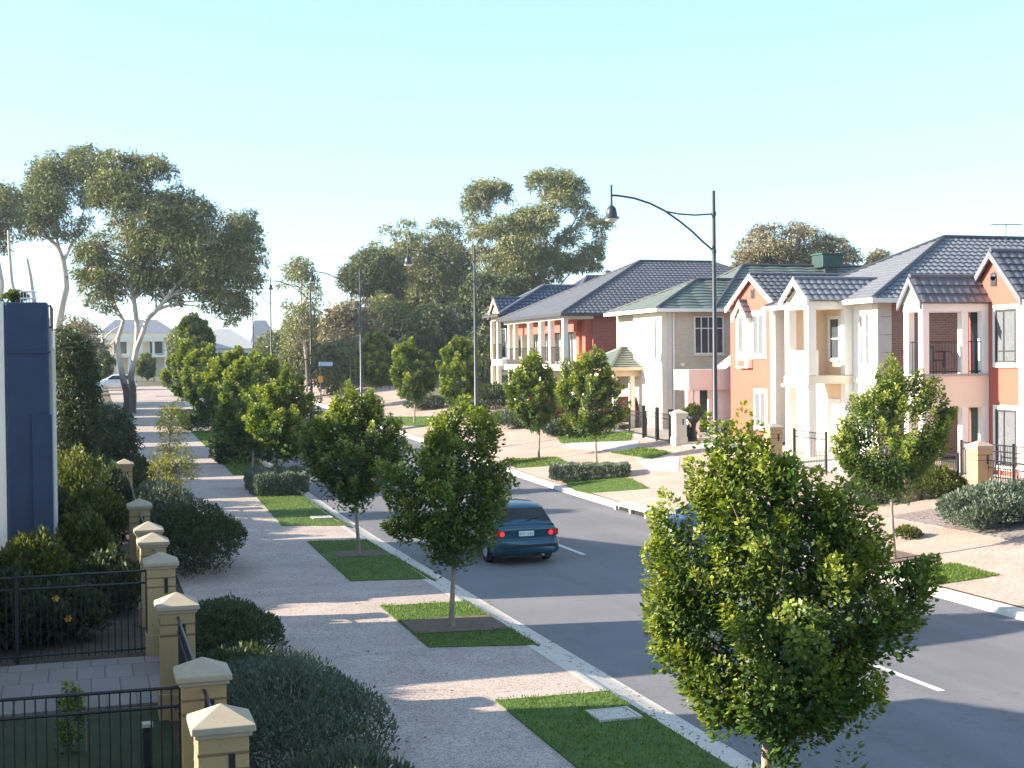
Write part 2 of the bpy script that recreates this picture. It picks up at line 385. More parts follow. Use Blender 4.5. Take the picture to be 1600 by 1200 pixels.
def to_world(c, yaw=YAW):           # local (x right of the view, depth, z) -> object axes
    R = np.array([math.cos(yaw), -math.sin(yaw), 0]); Fd = np.array([math.sin(yaw), math.cos(yaw), 0])
    return c[:, :1] * R + c[:, 1:2] * Fd + c[:, 2:] * np.array([0, 0, 1.])
def px_local(pts, base, foot=None):
    """photo outline -> metres in the plane facing the camera through `base`"""
    d = float((np.array(base) - EYE) @ FWD); out = []
    for (x, y) in pts:
        r = ray(x, y); p = EYE + r * (d / float(r @ FWD)) - np.array(base)
        out.append((float(p @ RIGHT), float(p[2])))
    return out
def spray_leaves(poly, n, m, rng, slen, rb, L, W, holes=(), depth=.9, maxd=1.5):
    """tapering leafy sprays whose tips fill the outline (local x right, depth, z up)"""
    poly = np.array(poly, float); lo, hi = poly.min(0), poly.max(0); cx = (poly[:, 0].min() + poly[:, 0].max()) / 2; zm = lo[1]; H = hi[1] - lo[1]
    T = []; 
    while len(T) < n:
        q = rng.uniform(lo, hi, (300, 2)); q = q[inpoly(poly, q)]; e = edgedist(poly, q)
        for pt, ed in zip(q, e):
            if rng.uniform() > .5 and ed > slen * .55: continue
            if any((pt[0] - h[0]) ** 2 + (pt[1] - h[1]) ** 2 < h[2] ** 2 for h in holes): continue
            dm = min(maxd, ed * depth + .12 * slen); d = rng.uniform(-1, 1); d = math.copysign(abs(d) ** .55, d) * dm; T.append((pt[0], d, pt[1]))
            if len(T) >= n: break
    T = np.array(T); f = np.clip((T[:, 2] - zm) / H, 0, 1)[:, None]; out = np.column_stack([T[:, 0] - cx, T[:, 1], np.zeros(n)]); rr = np.linalg.norm(out, axis=1, keepdims=True); out = out / (rr + .25)
    dirs = unit(out * (1.15 - .75 * f) + np.array([0, 0, 1.]) * (.25 + .95 * f) + rng.normal(0, .25, (n, 3))); ln = slen * rng.uniform(.6, 1.3, n)
    t = rng.uniform(0, 1, (n, m)) ** .8; ang = rng.uniform(0, 6.283, (n, m, 1)); ref = np.where(np.abs(dirs[:, 2:3]) < .9, np.array([[0, 0, 1.]]), np.array([[1., 0, 0]])); e1 = unit(np.cross(dirs, ref)); e2 = np.cross(dirs, e1)
    rad = e1[:, None] * np.cos(ang) + e2[:, None] * np.sin(ang); R = rb * rng.uniform(.7, 1.3, (n, 1)) * (1 - t) ** .55 * rng.uniform(.15, 1, (n, m)) ** .5 * (ln[:, None] / slen)
    pos = (T - dirs * ln[:, None])[:, None] + dirs[:, None] * (ln[:, None] * t)[..., None] + rad * R[..., None]
    D = unit(rad * .9 + dirs[:, None] * rng.uniform(.2, .9, (n, m, 1)) + rng.normal(0, .35, (n, m, 3))); S = unit(np.cross(D, dirs[:, None] + rng.normal(0, .4, (n, m, 3))))
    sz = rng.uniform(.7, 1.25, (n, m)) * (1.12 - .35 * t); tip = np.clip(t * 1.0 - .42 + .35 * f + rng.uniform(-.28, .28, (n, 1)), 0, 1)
    g = lambda x: x.reshape(-1, 3); R3 = lambda x: to_world(g(x))
    return (R3(pos), R3(D), R3(S), (sz * L).ravel(), (sz * W).ravel(), tip.ravel()), T - dirs * ln[:, None], T
def limb(mb, p0, p1, r0, r1, rng, sag=.12, n=6, seg=5, m=0):
    p0 = np.array(p0, float); p1 = np.array(p1, float); L = np.linalg.norm(p1 - p0)
    off = rng.normal(0, sag * L * .35, 3); up = np.array([0, 0, L * sag])
    pts = [p0 + (p1 - p0) * t + (off + up) * math.sin(PI * t) for t in np.linspace(0, 1, seg)]
    mb.tube(pts, [r0 + (r1 - r0) * t for t in np.linspace(0, 1, seg)], n, m); return pts
def street_tree(label, base, outline, seed, n=46, r=.42, dens=150, trunk_r=.055, group='young street trees in the verges', clear=1.5, holes=(), lean=0.0, L=.08, W=.045, name='street_tree', px=True, depth=.95, slen=.34, M_=11, wid=1.05):
    rng = np.random.default_rng(seed)
    root = thing(name, label, 'tree', base, 0, group)
    poly = px_local(outline, base) if px else outline
    hl = [(*px_local([(h[0], h[1])], base)[0], h[2] * float((np.array(base) - EYE) @ FWD) / F) for h in holes] if px else holes
    pc = np.array(poly); pc = (pc.min(0) + pc.max(0)) / 2; poly = [tuple(pc + (np.array(q) - pc) * np.array([wid, 1.02])) for q in poly]
    lv, org, tp = spray_leaves(poly, int(n * 4.0), M_ * 9, rng, slen * 1.9, slen * .55, L, W, hl, depth)
    leaf_obj('crown', *lv, L_ST, root); cw = to_world(org[::5]); tw_ = to_world(tp[::5])
    mb = MB(); zt = max(p[1] for p in poly)
    top = zt * .72
    pts = [(lean * (z / top) + .03 * math.sin(z * 2.3 + seed), .03 * math.cos(z * 1.9 + seed), z) for z in np.linspace(-.05, top, 9)]
    mb.tube(pts, [trunk_r * (1.25 if i == 0 else 1 - .85 * i / 8) for i in range(9)], 9)
    for i, c in enumerate(cw):
        if i % 2 == 0:
            z0 = max(clear * .85, min(top * .92, c[2] - .25 - .45 * math.hypot(c[0], c[1])))
            k = z0 / top; p0 = (lean * k, 0, z0)
            if c[2] < z0 + .35: continue
            limb(mb, p0, c, trunk_r * (.5 - .32 * k), .009, rng, .05, 5, 4, 1); limb(mb, c, tw_[i], .009, .004, rng, .04, 4, 3, 1)
    mb.build('trunk', [M['bark'], M['twig']], root)
    return root
def gum_leaves(cl, rad, rng, dens, L=.32, W=.08):
    P = []; D = []; T = []
    for c, r in zip(cl, rad):
        k = max(16, int(3.0 * dens * r * r)); u = unit(rng.normal(0, 1, (k, 3))); u[:, 2] = np.where(u[:, 2] < -.55, -u[:, 2] * .6, u[:, 2]); 
        rr = r * rng.uniform(.35, 1.0, (k, 1)) ** .6; lump = 1 + .25 * np.sin(u[:, :1] * 5 + c[0] * 3) * np.sin(u[:, 1:2] * 5 + c[2] * 2)
        P.append(c + u * rr * lump * np.array([1.05, 1.05, .92])); d = unit(u * .5 + np.array([0, 0, -.55]) + rng.normal(0, .5, (k, 3))); D.append(d)
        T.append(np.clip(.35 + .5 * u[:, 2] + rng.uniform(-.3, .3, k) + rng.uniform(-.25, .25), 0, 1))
    P = np.concatenate(P); D = np.concatenate(D); T = np.concatenate(T); n = len(P)
    S = unit(np.cross(D, rng.normal(0, 1, (n, 3)))); sz = rng.uniform(.6, 1.3, n) * .88
    return P, D, S, sz * L, sz * W, T
def gum_tree(name, label, base, outline, limbs, seed, n=50, r=1.2, dens=170, mat=None, bark=None, holes=(), L=.34, W=.1, group='gum trees beyond the houses and street', depth=.8, maxd=5, px=True, lscale=1.0, tw=True):
    rng = np.random.default_rng(seed)
    root = thing(name, label, 'tree', base, 0, group); base = np.array(base, float); dd = float((base - EYE) @ FWD)
    poly = px_local(outline, base); hl = [(*px_local([(h[0], h[1])], base)[0], h[2] * dd / F) for h in holes]
    cl, rad = crown_clumps(poly, n, r, rng, depth, hl, maxd, edge=.45); cw = to_world(cl); print('GUM', label[:40], n, len(cl), round(float(rad.mean()),2))
    leaf_obj('crown', *gum_leaves(cw, rad, rng, dens, L, W), mat or L_GUM, root)
    mb = MB(); nodes = []
    for lb in limbs:                                   # (pixel polyline, radius start, radius end, depth start, depth end)
        pts2, r0, r1, d0, d1 = lb
        loc = px_local(pts2, base); k = len(loc); pp = []
        for i, q in enumerate(loc):
            t = i / (k - 1); pp.append(to_world(np.array([[q[0], d0 + (d1 - d0) * t, q[1]]]))[0])
        fine = []
        for i in range(k - 1):
            for s in (0, .5): fine.append(pp[i] + (pp[i + 1] - pp[i]) * s + rng.normal(0, .03, 3) * np.linalg.norm(pp[i + 1] - pp[i]) * (1 if s else 0))
        fine.append(pp[-1]); m_ = len(fine); rs = [r0 + (r1 - r0) * i / (m_ - 1) for i in range(m_)]
        mb.tube(fine, rs, 9); nodes += [(p, q) for p, q in zip(fine, rs)]
    if tw:
        up = [(p, q) for p, q in nodes if p[2] > .25 * max(z for _, z in poly)] or nodes
        for c in cw:
            best = min(up, key=lambda pq: np.linalg.norm(pq[0] - c) + (2.0 if pq[0][2] > c[2] else 0))
            limb(mb, best[0], c, min(best[1] * .7, .10 * lscale), .02 * lscale, rng, .1, 5, 5)
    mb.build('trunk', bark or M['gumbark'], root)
    return root
def shrub(name, label, loc, rx, ry, h, seed, mat, n=2600, L=.07, W=.022, group=None, lobes=7, cat='shrub', spiky=.7, box=False, rz=0.0, stem=True):
    n = int(n * 1.7); L *= 1.1; W *= 1.3
    rng = np.random.default_rng(seed); root = thing(name, label, cat, loc, rz, group)
    if box:
        u = rng.uniform(-1, 1, (n, 3)); ax = rng.integers(0, 5, n)
        for k, (i, s) in enumerate(((0, 1), (0, -1), (1, 1), (1, -1), (2, 1))): u[ax == k, i] = s * rng.uniform(.82, 1.0, (ax == k).sum())
        nrm = np.zeros((n, 3))
        for k, (i, s) in enumerate(((0, 1), (0, -1), (1, 1), (1, -1), (2, 1))): nrm[ax == k, i] = s
        p = u * np.array([rx, ry, h / 2]) + np.array([0, 0, h / 2]); p += .06 * h * np.sin(p[:, [1, 2, 0]] * 9 + seed)
        q = np.abs(u) ** 4; s_ = (q.sum(1) > 1.9)[:, None]; p = np.where(s_, p * np.array([.93, .93, .95]), p)
        cen = nrm
    else:
        cs = [(0, 0, h * .5, 1.0)] + [(rx * .55 * math.cos(a), ry * .6 * math.sin(a), h * rng.uniform(.32, .55), rng.uniform(.5, .72)) for a in np.linspace(0, 6.28, lobes, endpoint=False) + rng.uniform(0, .5)]
        w = np.array([c[3] ** 2 for c in cs]); idx = rng.choice(len(cs), n, p=w / w.sum()); C = np.array(cs)[idx]
        u = unit(rng.normal(0, 1, (n, 3))); u[:, 2] = np.abs(u[:, 2]) * np.where(rng.uniform(0, 1, n) < .8, 1, -1)
        k = C[:, 3:4] * rng.uniform(.72, 1.04, (n, 1)) * (1 + .1 * np.sin(u[:, :1] * 9 + C[:, :1] * 7) * np.sin(u[:, 2:] * 8))
        p = C[:, :3] + u * k * np.array([rx * .72, ry * .72, h * .55]); p[:, 2] = np.abs(p[:, 2]); cen = u
    D = unit(cen * .6 + np.array([0, 0, spiky]) + rng.normal(0, .45, (n, 3))); S = unit(np.cross(D, rng.normal(0, 1, (n, 3))))
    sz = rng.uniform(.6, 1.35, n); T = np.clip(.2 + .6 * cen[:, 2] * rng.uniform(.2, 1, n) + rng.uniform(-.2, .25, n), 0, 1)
    leaf_obj('foliage', p, D, S, L * sz, W * sz, T, mat, root)
    if stem:
        mb = MB()
        for k in range(9):
            a = rng.uniform(0, 6.28); e = (rx * .75 * math.cos(a) * rng.uniform(.3, 1), ry * .75 * math.sin(a) * rng.uniform(.3, 1), h * rng.uniform(.45, .8))
            limb(mb, (rx * .1 * math.cos(a), ry * .1 * math.sin(a), -.03), e, .022, .006, rng, .1, 5, 4)
        mb.build('stem', M['bark'], root)
    return root
def strappy(name, label, loc, r, h, seed, mat, n=160, w=.02, group=None, cat='grass clump'):
    rng = np.random.default_rng(seed); root = thing(name, label, cat, loc, 0, group); mb = MB()
    a = rng.uniform(0, 6.28, n); P = np.stack([rng.normal(0, r * .18, n), rng.normal(0, r * .18, n), np.zeros(n)], 1); Ps = []; Ds = []; Ls = []; Ws = []; Ts = []
    d = unit(np.stack([np.cos(a) * .45, np.sin(a) * .45, np.ones(n)], 1) + rng.normal(0, .15, (n, 3)))
    for s in range(2):
        L = h * rng.uniform(.45, .7, n); Ps.append(P); Ds.append(d); Ls.append(L * 1.25); Ws.append(np.full(n, w)); Ts.append(np.full(n, .3 + .4 * s)); P = P + d * L[:, None] * .95
        d = unit(d + np.stack([np.cos(a), np.sin(a), -.5 * np.ones(n)], 1) * .8)
    P, D, L, W_, T = map(np.concatenate, (Ps, Ds, Ls, Ws, Ts)); S = unit(np.cross(D, np.array([[0, 0, 1.]]) + rng.normal(0, .2, (len(P), 3))))
    leaf_obj('leaves', P, D, S, L, W_, T, mat, root); return root

# ------------------------------------------------------------------ ground sheets
def sheet(name, vs, us, dz, mat, lower=0.0, fn=zg):
    V = []; Fc = []; nv = len(vs)
    for u in us:
        for v in vs: V.append((v, u, fn(u, v) + dz))
    for i in range(len(us) - 1):
        for j in range(nv - 1): Fc.append((i * nv + j, i * nv + j + 1, (i + 1) * nv + j + 1, (i + 1) * nv + j))
    return MB().add(V, Fc, 0).build(name, mat, smooth=True)
def patch(name, corners, dz, mat, n=8, mnv=4, thick=0.0):
    """quad (v,u) corners draped on the terrain: near-left, near-right, far-right, far-left"""
    a, b, c, d = [np.array(p, float) for p in corners]; V = []; Fc = []
    for i in range(n + 1):
        t = i / n; l = a + (d - a) * t; r = b + (c - b) * t
        for j in range(mnv + 1):
            p = l + (r - l) * j / mnv; V.append((p[0], p[1], zg(p[1], p[0]) + dz))
    k = mnv + 1
    for i in range(n):
        for j in range(mnv): Fc.append((i * k + j, i * k + j + 1, (i + 1) * k + j + 1, (i + 1) * k + j))
    mb = MB().add(V, Fc, 0)
    if thick:
        ring = [i for i in range(k)] + [i * k + k - 1 for i in range(1, n + 1)] + [n * k + j for j in range(k - 2, -1, -1)] + [i * k for i in range(n - 1, 0, -1)]
        top = [V[i] for i in ring]; bot = [(x, y, z - thick) for x, y, z in top]; m_ = len(ring)
        mb.add(top + bot, [(i, m_ + i, m_ + (i + 1) % m_, (i + 1) % m_) for i in range(m_)], 0)
    return mb.build(name, mat)
_bl = [[], [], [], [], [], []]
def blades(corners, n, h=.06, w=.012, dz=.03, holes=()):
    rng = RNG; a, b, c, d = [np.array(p, float) for p in corners]; m4 = (a + b + c + d) / 4; a, b, c, d = [q + (q - m4) / np.linalg.norm(q - m4) * .07 for q in (a, b, c, d)]
    s = rng.uniform(0, 1, (n, 1)); t = rng.uniform(0, 1, (n, 1)); p = (a + (b - a) * s) * (1 - t) + (d + (c - d) * s) * t
    for (hv, hu, rv, ru) in holes: p = p[((p[:, 0] - hv) / rv) ** 2 + ((p[:, 1] - hu) / ru) ** 2 > rng.uniform(.75, 1.15, len(p))]
    n = len(p); z = np.array([zg(q[1], q[0]) + dz for q in p]); P = np.column_stack([p, z - .01])
    D = unit(np.column_stack([rng.normal(0, .45, n), rng.normal(0, .45, n), np.ones(n)])); S = unit(np.cross(D, rng.normal(0, 1, (n, 3))))
    L = h * rng.uniform(.5, 1.3, n); 
    for lst, x in zip(_bl, (P, D, S, L, w * rng.uniform(.7, 1.4, n), rng.uniform(0, 1, n))): lst.append(x)
# ------------------------------------------------------------------ roofs
def slope_tiles(mb, e0, e1, t0, t1, m=0, course=.33, wave=.3, amp=.04, lift=.035, sub=3):
    """tiled slope: eave e0->e1, top t0->t1 (may coincide); outward normal is (e1-e0)x(t-e)"""
    e0, e1, t0, t1 = [np.array(p, float) for p in (e0, e1, t0, t1)]
    ex = e1 - e0; W = np.linalg.norm(ex); ex = ex / W; up0 = (t0 + t1) / 2 - (e0 + e1) / 2; nrm = unit(np.cross(ex, up0)); up = np.cross(nrm, ex)
    H = float((t0 - e0) @ up); rows = max(2, int(round(H / course)))
    aL = lambda f: float((e0 + (t0 - e0) * f - e0) @ ex); aR = lambda f: float((e1 + (t1 - e1) * f - e0) @ ex)
    nc = max(2, int(W / wave * sub)); A = np.linspace(0, W, nc + 1); ph = A / wave * 2 * PI; wv = amp * (np.abs(np.sin(ph / 2)) ** .7)
    for i in range(rows):
        f0, f1 = i / rows, (i + 1) / rows; l0, r0, l1, r1 = aL(f0), aR(f0), aL(f1), aR(f1)
        a0 = np.clip(A, l0, r0); a1 = np.clip(A, l1, r1); vs = []; keep = []
        for j in range(nc + 1):
            vs.append(e0 + ex * a0[j] + up * H * f0 + nrm * (wv[j] + lift)); vs.append(e0 + ex * a1[j] + up * H * f1 + nrm * wv[j] * .9)
        for j in range(nc + 1): vs.append(e0 + ex * a0[j] + up * H * f0 - nrm * .005)
        fs = []
        for j in range(nc):
            if (a0[j + 1] - a0[j]) + (a1[j + 1] - a1[j]) < 1e-4: continue
            fs.append((2 * j, 2 * j + 2, 2 * j + 3, 2 * j + 1)); b = 2 * (nc + 1)
            fs.append((b + j, b + j + 1, 2 * j + 2, 2 * j))
        mb.add(vs, fs, m)
def hip_roof(parent, u0, u1, v0, v1, ze, ur, va, vb, zr, mat, capmat=None, sub=3, gut=True, wave=.3, zr2=None):
    """eave rectangle, ridge along v from va to vb at (ur, zr)"""
    mb = MB(); A = (v0, u0, ze); B = (v1, u0, ze); C = (v1, u1, ze); Dd = (v0, u1, ze); R0 = (va, ur, zr); R1 = (vb, ur, zr if zr2 is None else zr2)
    slope_tiles(mb, A, B, R0, R1, sub=sub, wave=wave); slope_tiles(mb, Dd, A, R0, R0, sub=sub, wave=wave)
    mb.add([C, Dd, R0, R1], [(0, 1, 2, 3)]); mb.add([B, C, R1], [(0, 1, 2)])
    mb.add([A, B, C, Dd], [(0, 3, 2, 1)])
    ro = mb.build('roof', mat, parent)
    cp = MB(); e = .05
    for p, q in ((A, R0), (Dd, R0), (R0, R1), (B, R1), (C, R1)):
        p = Vector(p) + Vector((0, 0, e)); q = Vector(q) + Vector((0, 0, e)); cp.tube([p, q], .09, 7)
    cp.build('ridge_cap', capmat or mat, ro)
    if gut:
        g = MB(); w = .12
        g.box(v0 - w, v0, u0 - w, u1 + w, ze - .14, ze + .02); g.box(v0, v1, u0 - w, u0, ze - .14, ze + .02); g.box(v0, v1, u1, u1 + w, ze - .14, ze + .02)
        g.build('gutter', M['gutter'] if gut is True else gut, ro)
    return ro
def gable_roof(parent, u0, u1, v0, v1, ze, zr, mat, capmat=None, barge=None, sub=3, wave=.3, oh=.12):
    """ridge along v at mid u; gable end faces v0"""
    um = (u0 + u1) / 2; mb = MB(); R0 = (v0 - oh, um, zr); R1 = (v1, um, zr)
    slope_tiles(mb, (v0 - oh, u0, ze), (v1, u0, ze), R0, R1, sub=sub, wave=wave)
    slope_tiles(mb, (v1, u1, ze), (v0 - oh, u1, ze), R1, R0, sub=sub, wave=wave)
    ro = mb.build('roof', mat, parent)
    cp = MB(); cp.tube([Vector(R0) + Vector((0, 0, .04)), Vector(R1) + Vector((0, 0, .04))], .08, 7); cp.build('ridge_cap', capmat or mat, ro)
    if barge:
        g = MB(); d = .2
        for s, ue in ((0, u0), (1, u1)):
            g.add([(v0 - oh - .05, ue, ze - d), (v0 - oh - .05, um, zr - d), (v0 - oh - .05, um, zr + .03), (v0 - oh - .05, ue, ze + .03),
                   (v0 - oh + .02, ue, ze - d), (v0 - oh + .02, um, zr - d), (v0 - oh + .02, um, zr + .03), (v0 - oh + .02, ue, ze + .03)],
                  [(0, 1, 2, 3), (7, 6, 5, 4), (0, 4, 5, 1), (3, 2, 6, 7), (0, 3, 7, 4), (1, 5, 6, 2)])
        g.build('bargeboard', barge, ro)
    return ro
def gable_wall(mb, u0, u1, v, ze, zr, t=.12, m=0):
    um = (u0 + u1) / 2; P = [(u0, ze), (u1, ze), (um, zr)]
    mb.prism_v(P, v, v + t, m)
# windows: face 'v' looks at the street (-X), face 'u' looks towards the camera (-Y)
def window(parent, face, a0, a1, z0, z1, pos, mull=(), trans=(), fw=.06, proud=.05, frame=None, glass=None, sill=False, surround=0, curtain=False):
    fr = MB(); gl = MB()
    def bx(mb, p0, p1, q0, q1, d0, d1):
        if face == 'v': mb.box(pos - d1, pos - d0, p0, p1, q0, q1)
        else: mb.box(p0, p1, pos - d1, pos - d0, q0, q1)
    bx(fr, a0, a0 + fw, z0, z1, 0, proud); bx(fr, a1 - fw, a1, z0, z1, 0, proud)
    bx(fr, a0 + fw, a1 - fw, z0, z0 + fw, 0, proud); bx(fr, a0 + fw, a1 - fw, z1 - fw, z1, 0, proud)
    for m_ in mull:
        c = a0 + (a1 - a0) * m_; bx(fr, c - fw * .35, c + fw * .35, z0 + fw, z1 - fw, 0, proud - .008)
    for t_ in trans:
        c = z0 + (z1 - z0) * t_; bx(fr, a0 + fw, a1 - fw, c - fw * .35, c + fw * .35, 0, proud - .014)
    w = fr.build('window', frame or M['frame'], parent)
    bx(gl, a0 + fw, a1 - fw, z0 + fw, z1 - fw, .001, .015); gl.build('pane', glass or M['glass'], w)
    if surround:
        s = MB(); d = surround; pr = proud - .02
        bx(s, a0 - d, a0, z0 - d, z1 + d, 0, pr); bx(s, a1, a1 + d, z0 - d, z1 + d, 0, pr); bx(s, a0, a1, z1, z1 + d, 0, pr); bx(s, a0, a1, z0 - d, z0, 0, pr + .06)
        s.build('surround', M['white'], w)
    elif sill:
        s = MB(); bx(s, a0 - .06, a1 + .06, z0 - .08, z0, 0, proud + .06); s.build('sill', M['cream'], w)
    return w
def railing(parent, pts, z0, z1, name='railing', gap=.11, r=.011, mat=None):
    mb = MB()
    for (a, b) in zip(pts[:-1], pts[1:]):
        a = Vector((*a, 0)); b = Vector((*b, 0)); L = (b - a).length; n = max(1, int(L / gap))
        for z in (z0 + .08, z1): mb.tube([a + Vector((0, 0, z)), b + Vector((0, 0, z))], .022, 6)
        for i in range(n + 1):
            p = a + (b - a) * i / n; mb.tube([p + Vector((0, 0, z0)), p + Vector((0, 0, z1))], r, 5, caps=False)
    return mb.build(name, mat or M['black'], parent)
# ------------------------------------------------------------------ placing on the terrain
def g_at(x, y):
    r = ray(x, y); lo, hi = 2.0, 400.0
    f = lambda t: (EYE + r * t)[2] - zg((EYE + r * t)[1], (EYE + r * t)[0])
    t = lo
    while t < hi and f(t) > 0: t *= 1.01
    a, b = t / 1.01, t
    for _ in range(30):
        m = (a + b) / 2
        if f(m) > 0: a = m
        else: b = m
    p = EYE + r * b; return (float(p[0]), float(p[1]), float(p[2]))
def gp(x, y): p = g_at(x, y); return (p[0], p[1])
def on(v, u): return (v, u, zg(u, v))

# ------------------------------------------------------------------ setting
US = [-14 + 2 * i for i in range(110)]
far = [-300, -120, -60, -30, -12, -4, 1.3, 7.0, 7.72]
def gfn(u, v): return zg(min(u, 220), v) - .06 + (0 if u < 220 else 0) + (0.0 if -12 < v < 60 else -.2)
g = sheet('ground', far + [16.55, 16.75, 20, 24, 26, 40, 70, 140, 300, 700], US + [230, 300, 450, 800, 1500], 0.0, M['scrub'], fn=gfn); struct(g, 'dry earth under the whole street', 'ground')
g = sheet('road', [7.7, 7.9, 9, 10.5, 12, 13.5, 15, 16.62], US[:75], 0.0, M['asphalt']); struct(g, 'grey asphalt road running away to the left', 'road')
kz = lambda u, v: zg(u, v) + (.035 if v < 7.25 else .012 if v < 7.75 else .006)
g = sheet('kerb', [7.06, 7.2, 7.3, 7.42, 7.55, 7.68, 7.74, 7.8], US[:75], 0.0, M['conc'], fn=kz); struct(g, 'pale concrete kerb and gutter beside the left path', 'kerb')
kz2 = lambda u, v: rise(u) + (cross(v) + .006 if v < 16.53 else .17 if v > 16.57 else .012)
g = sheet('kerb', [16.1, 16.5, 16.56, 16.64, 16.95], US[:75], 0.0, M['conc'], fn=kz2); struct(g, 'pale concrete kerb under the right path', 'kerb')
g = sheet('footpath', [1.9, 3.2, 4.6, 6.0, 7.1], US[:75], .03, M['path']); struct(g, 'speckled exposed aggregate footpath on the left', 'path')
g = sheet('footpath', [16.95, 17.8, 19, 20.2, 21.4, 22.6, 24.0], US[:75], .03, M['pathr']); struct(g, 'pinkish footpath sloping up to the right houses', 'path')
g = sheet('garden_soil', [-9, -4, -1, 1.0, 1.9], US[:60], .01, M['soil']); struct(g, 'dark garden soil behind the left pillars', 'soil')
for i, (c, m, nm, lb) in enumerate([
    (((-6, 19.8), (1.9, 19.8), (1.9, 23.0), (-6, 23.0)), 'pave', 'driveway', 'grey paved driveway between the two black fences'),
    ((gp(1010, 735), gp(1060, 738), gp(1062, 716), gp(985, 706)), 'conc2', 'driveway', 'grey driveway beside the grey gate pillar'),
    ((gp(880, 700), gp(1000, 709), gp(998, 690), gp(902, 686)), 'conc2', 'driveway', 'grey driveway in front of the small green roofed porch'),
    (((20.6, 26.5), (23.6, 26.5), (23.6, 31.2), (20.6, 31.6)), 'gravel', 'gravel_bed', 'grey gravel bed under the big grey green bush'),
    (((24.0, 26), (27.4, 26), (27.4, 60), (24.0, 60)), 'conc', 'forecourt', 'pale paved forecourts in front of the right houses')]):
    struct(patch(nm, c, .045, M[m], 10, 6, .05), lb, nm.split('_')[-1])
for u in (17.0, 32.0, 47.0, 62.0, 77):
    struct(patch('lane_marking', ((11.95, u), (12.08, u), (12.08, u + 3), (11.95, u + 3)), .006, M['paint'], 6, 1), 'white painted dash along the middle of the road', 'road marking')
for u in (21.9, 28.2, 29.25, 38.4, 39.75, 14.0, 52):                         # saw cuts of the crossovers
    struct(patch('path_joint', ((1.95, u), (7.2, u - .02), (7.2, u + .015), (1.95, u + .02)), .034, M['conc2'], 1, 8), 'thin grey joint line across the left path', 'path joint')
lawns = [(((5.48, 9), (7.2, 9), (7.2, 18.2), (5.48, 18.25)), 'wide lawn patch nearest the camera under the largest tree', [(6.3, 11.7, .6, .6)], 9000),
         (((5.46, 22.05), (7.28, 21.6), (7.22, 26.0), (5.48, 26.1)), 'short lawn patch with a mulch strip around the tree left of the car', [(6.4, 23.7, 1.3, .75)], 5200),
         (((5.5, 29.35), (7.35, 29.0), (7.2, 36.0), (5.62, 36.2)), 'shaded lawn patch with a small mulch ring, second along the left kerb', [(6.4, 33.3, 1.0, .8)], 5200),
         (((5.46, 39.9), (7.42, 39.1), (7.2, 51), (5.7, 51)), 'sunlit lawn patch in front of the clipped grey hedge', [(6.5, 48.9, .6, .5)], 5200),
         (((5.6, 55), (7.2, 55), (7.2, 64), (5.6, 64)), 'lawn patch behind the dark hedge on the left', [], 2000),
         (((5.6, 68), (7.2, 68), (7.2, 78), (5.6, 78)), 'narrow sunlit lawn patch far along the left path', [], 1600),
         (((5.6, 86), (7.2, 86), (7.2, 97), (5.6, 97)), 'farthest lawn patch along the left path', [], 1200),
         ((gp(1452, 918), gp(1558, 902), gp(1490, 884), gp(1378, 893)), 'bright lawn patch at the right kerb beside the largest tree', [(17.7, 27.2, .7, .7)], 5200),
         ((gp(905, 777), gp(1015, 765), gp(985, 749), gp(872, 747)), 'bright lawn patch in front of the low grey hedge', [], 3200),
         ((gp(806, 733), gp(890, 727), gp(868, 716), gp(795, 720)), 'small lawn patch around the slender tree on the right', [(19.2, 56, .6, .6)], 1600),
         ((gp(1020, 719), gp(1048, 709), gp(1005, 701), gp(955, 709)), 'small sunlit lawn in front of the black gate posts', [], 1500),
         ((gp(878, 694), gp(985, 690), gp(990, 676), gp(868, 682)), 'front lawn beside the grey driveway on the right', [], 1500),
         ((gp(590, 668), gp(700, 668), gp(690, 652), gp(605, 652)), 'lawn patch around the thin tree far along the right path', [], 900)]
for c, lb, holes, n in lawns:
    struct(patch('lawn', c, .05, M['turf'], 10, 6, .05), lb, 'lawn'); blades(c, n, .055 if n > 3000 else .09, .012 if n > 3000 else .03, .05, holes)
    for (hv, hu, rv, ru) in holes:
        pass
gr = leaf_obj('grass', *[np.concatenate(x) for x in _bl], L_GR); tag(gr, 'short green grass growing on the verge lawns', 'grass', kind='stuff')
for c, lb in ((((5.5, 23.15), (7.22, 22.95), (7.2, 24.35), (5.5, 24.45)), 'brown mulch strip around the trunk left of the car'),
              (((5.9, 32.9), (7.0, 32.8), (7.0, 33.8), (5.9, 33.9)), 'brown mulch patch around the second shaded trunk'),
              (((17.2, 26.6), (18.3, 26.5), (18.3, 27.8), (17.2, 27.9)), 'brown mulch patch around the right kerb tree')):
    struct(patch('mulch', c, .062, M['mulch'], 6, 5), lb, 'mulch')
_r = np.random.default_rng(77); n_ = 900
lv_ = np.concatenate([np.column_stack([7.55 + _r.normal(0, .22, n_), _r.uniform(13, 60, n_)]), np.column_stack([_r.uniform(2.0, 7.2, 500), _r.uniform(13, 60, 500)]), np.column_stack([16.4 + _r.normal(0, .2, 400), _r.uniform(20, 60, 400)])])
P_ = np.column_stack([lv_, [zg(q[1], q[0]) + (.075 if 5.4 < q[0] < 7.2 else .04 if q[0] < 7.2 else .02) for q in lv_]]); D_ = unit(np.column_stack([_r.normal(0, 1, (len(P_), 2)), _r.normal(0, .15, len(P_))])); S_ = unit(np.cross(D_, np.array([[0, 0, 1.]]) + _r.normal(0, .2, (len(P_), 3))))
L_LIT = leafmat('dry_leaf', (.16, .095, .045), (.28, .19, .08), .4, .8, .1, .1)
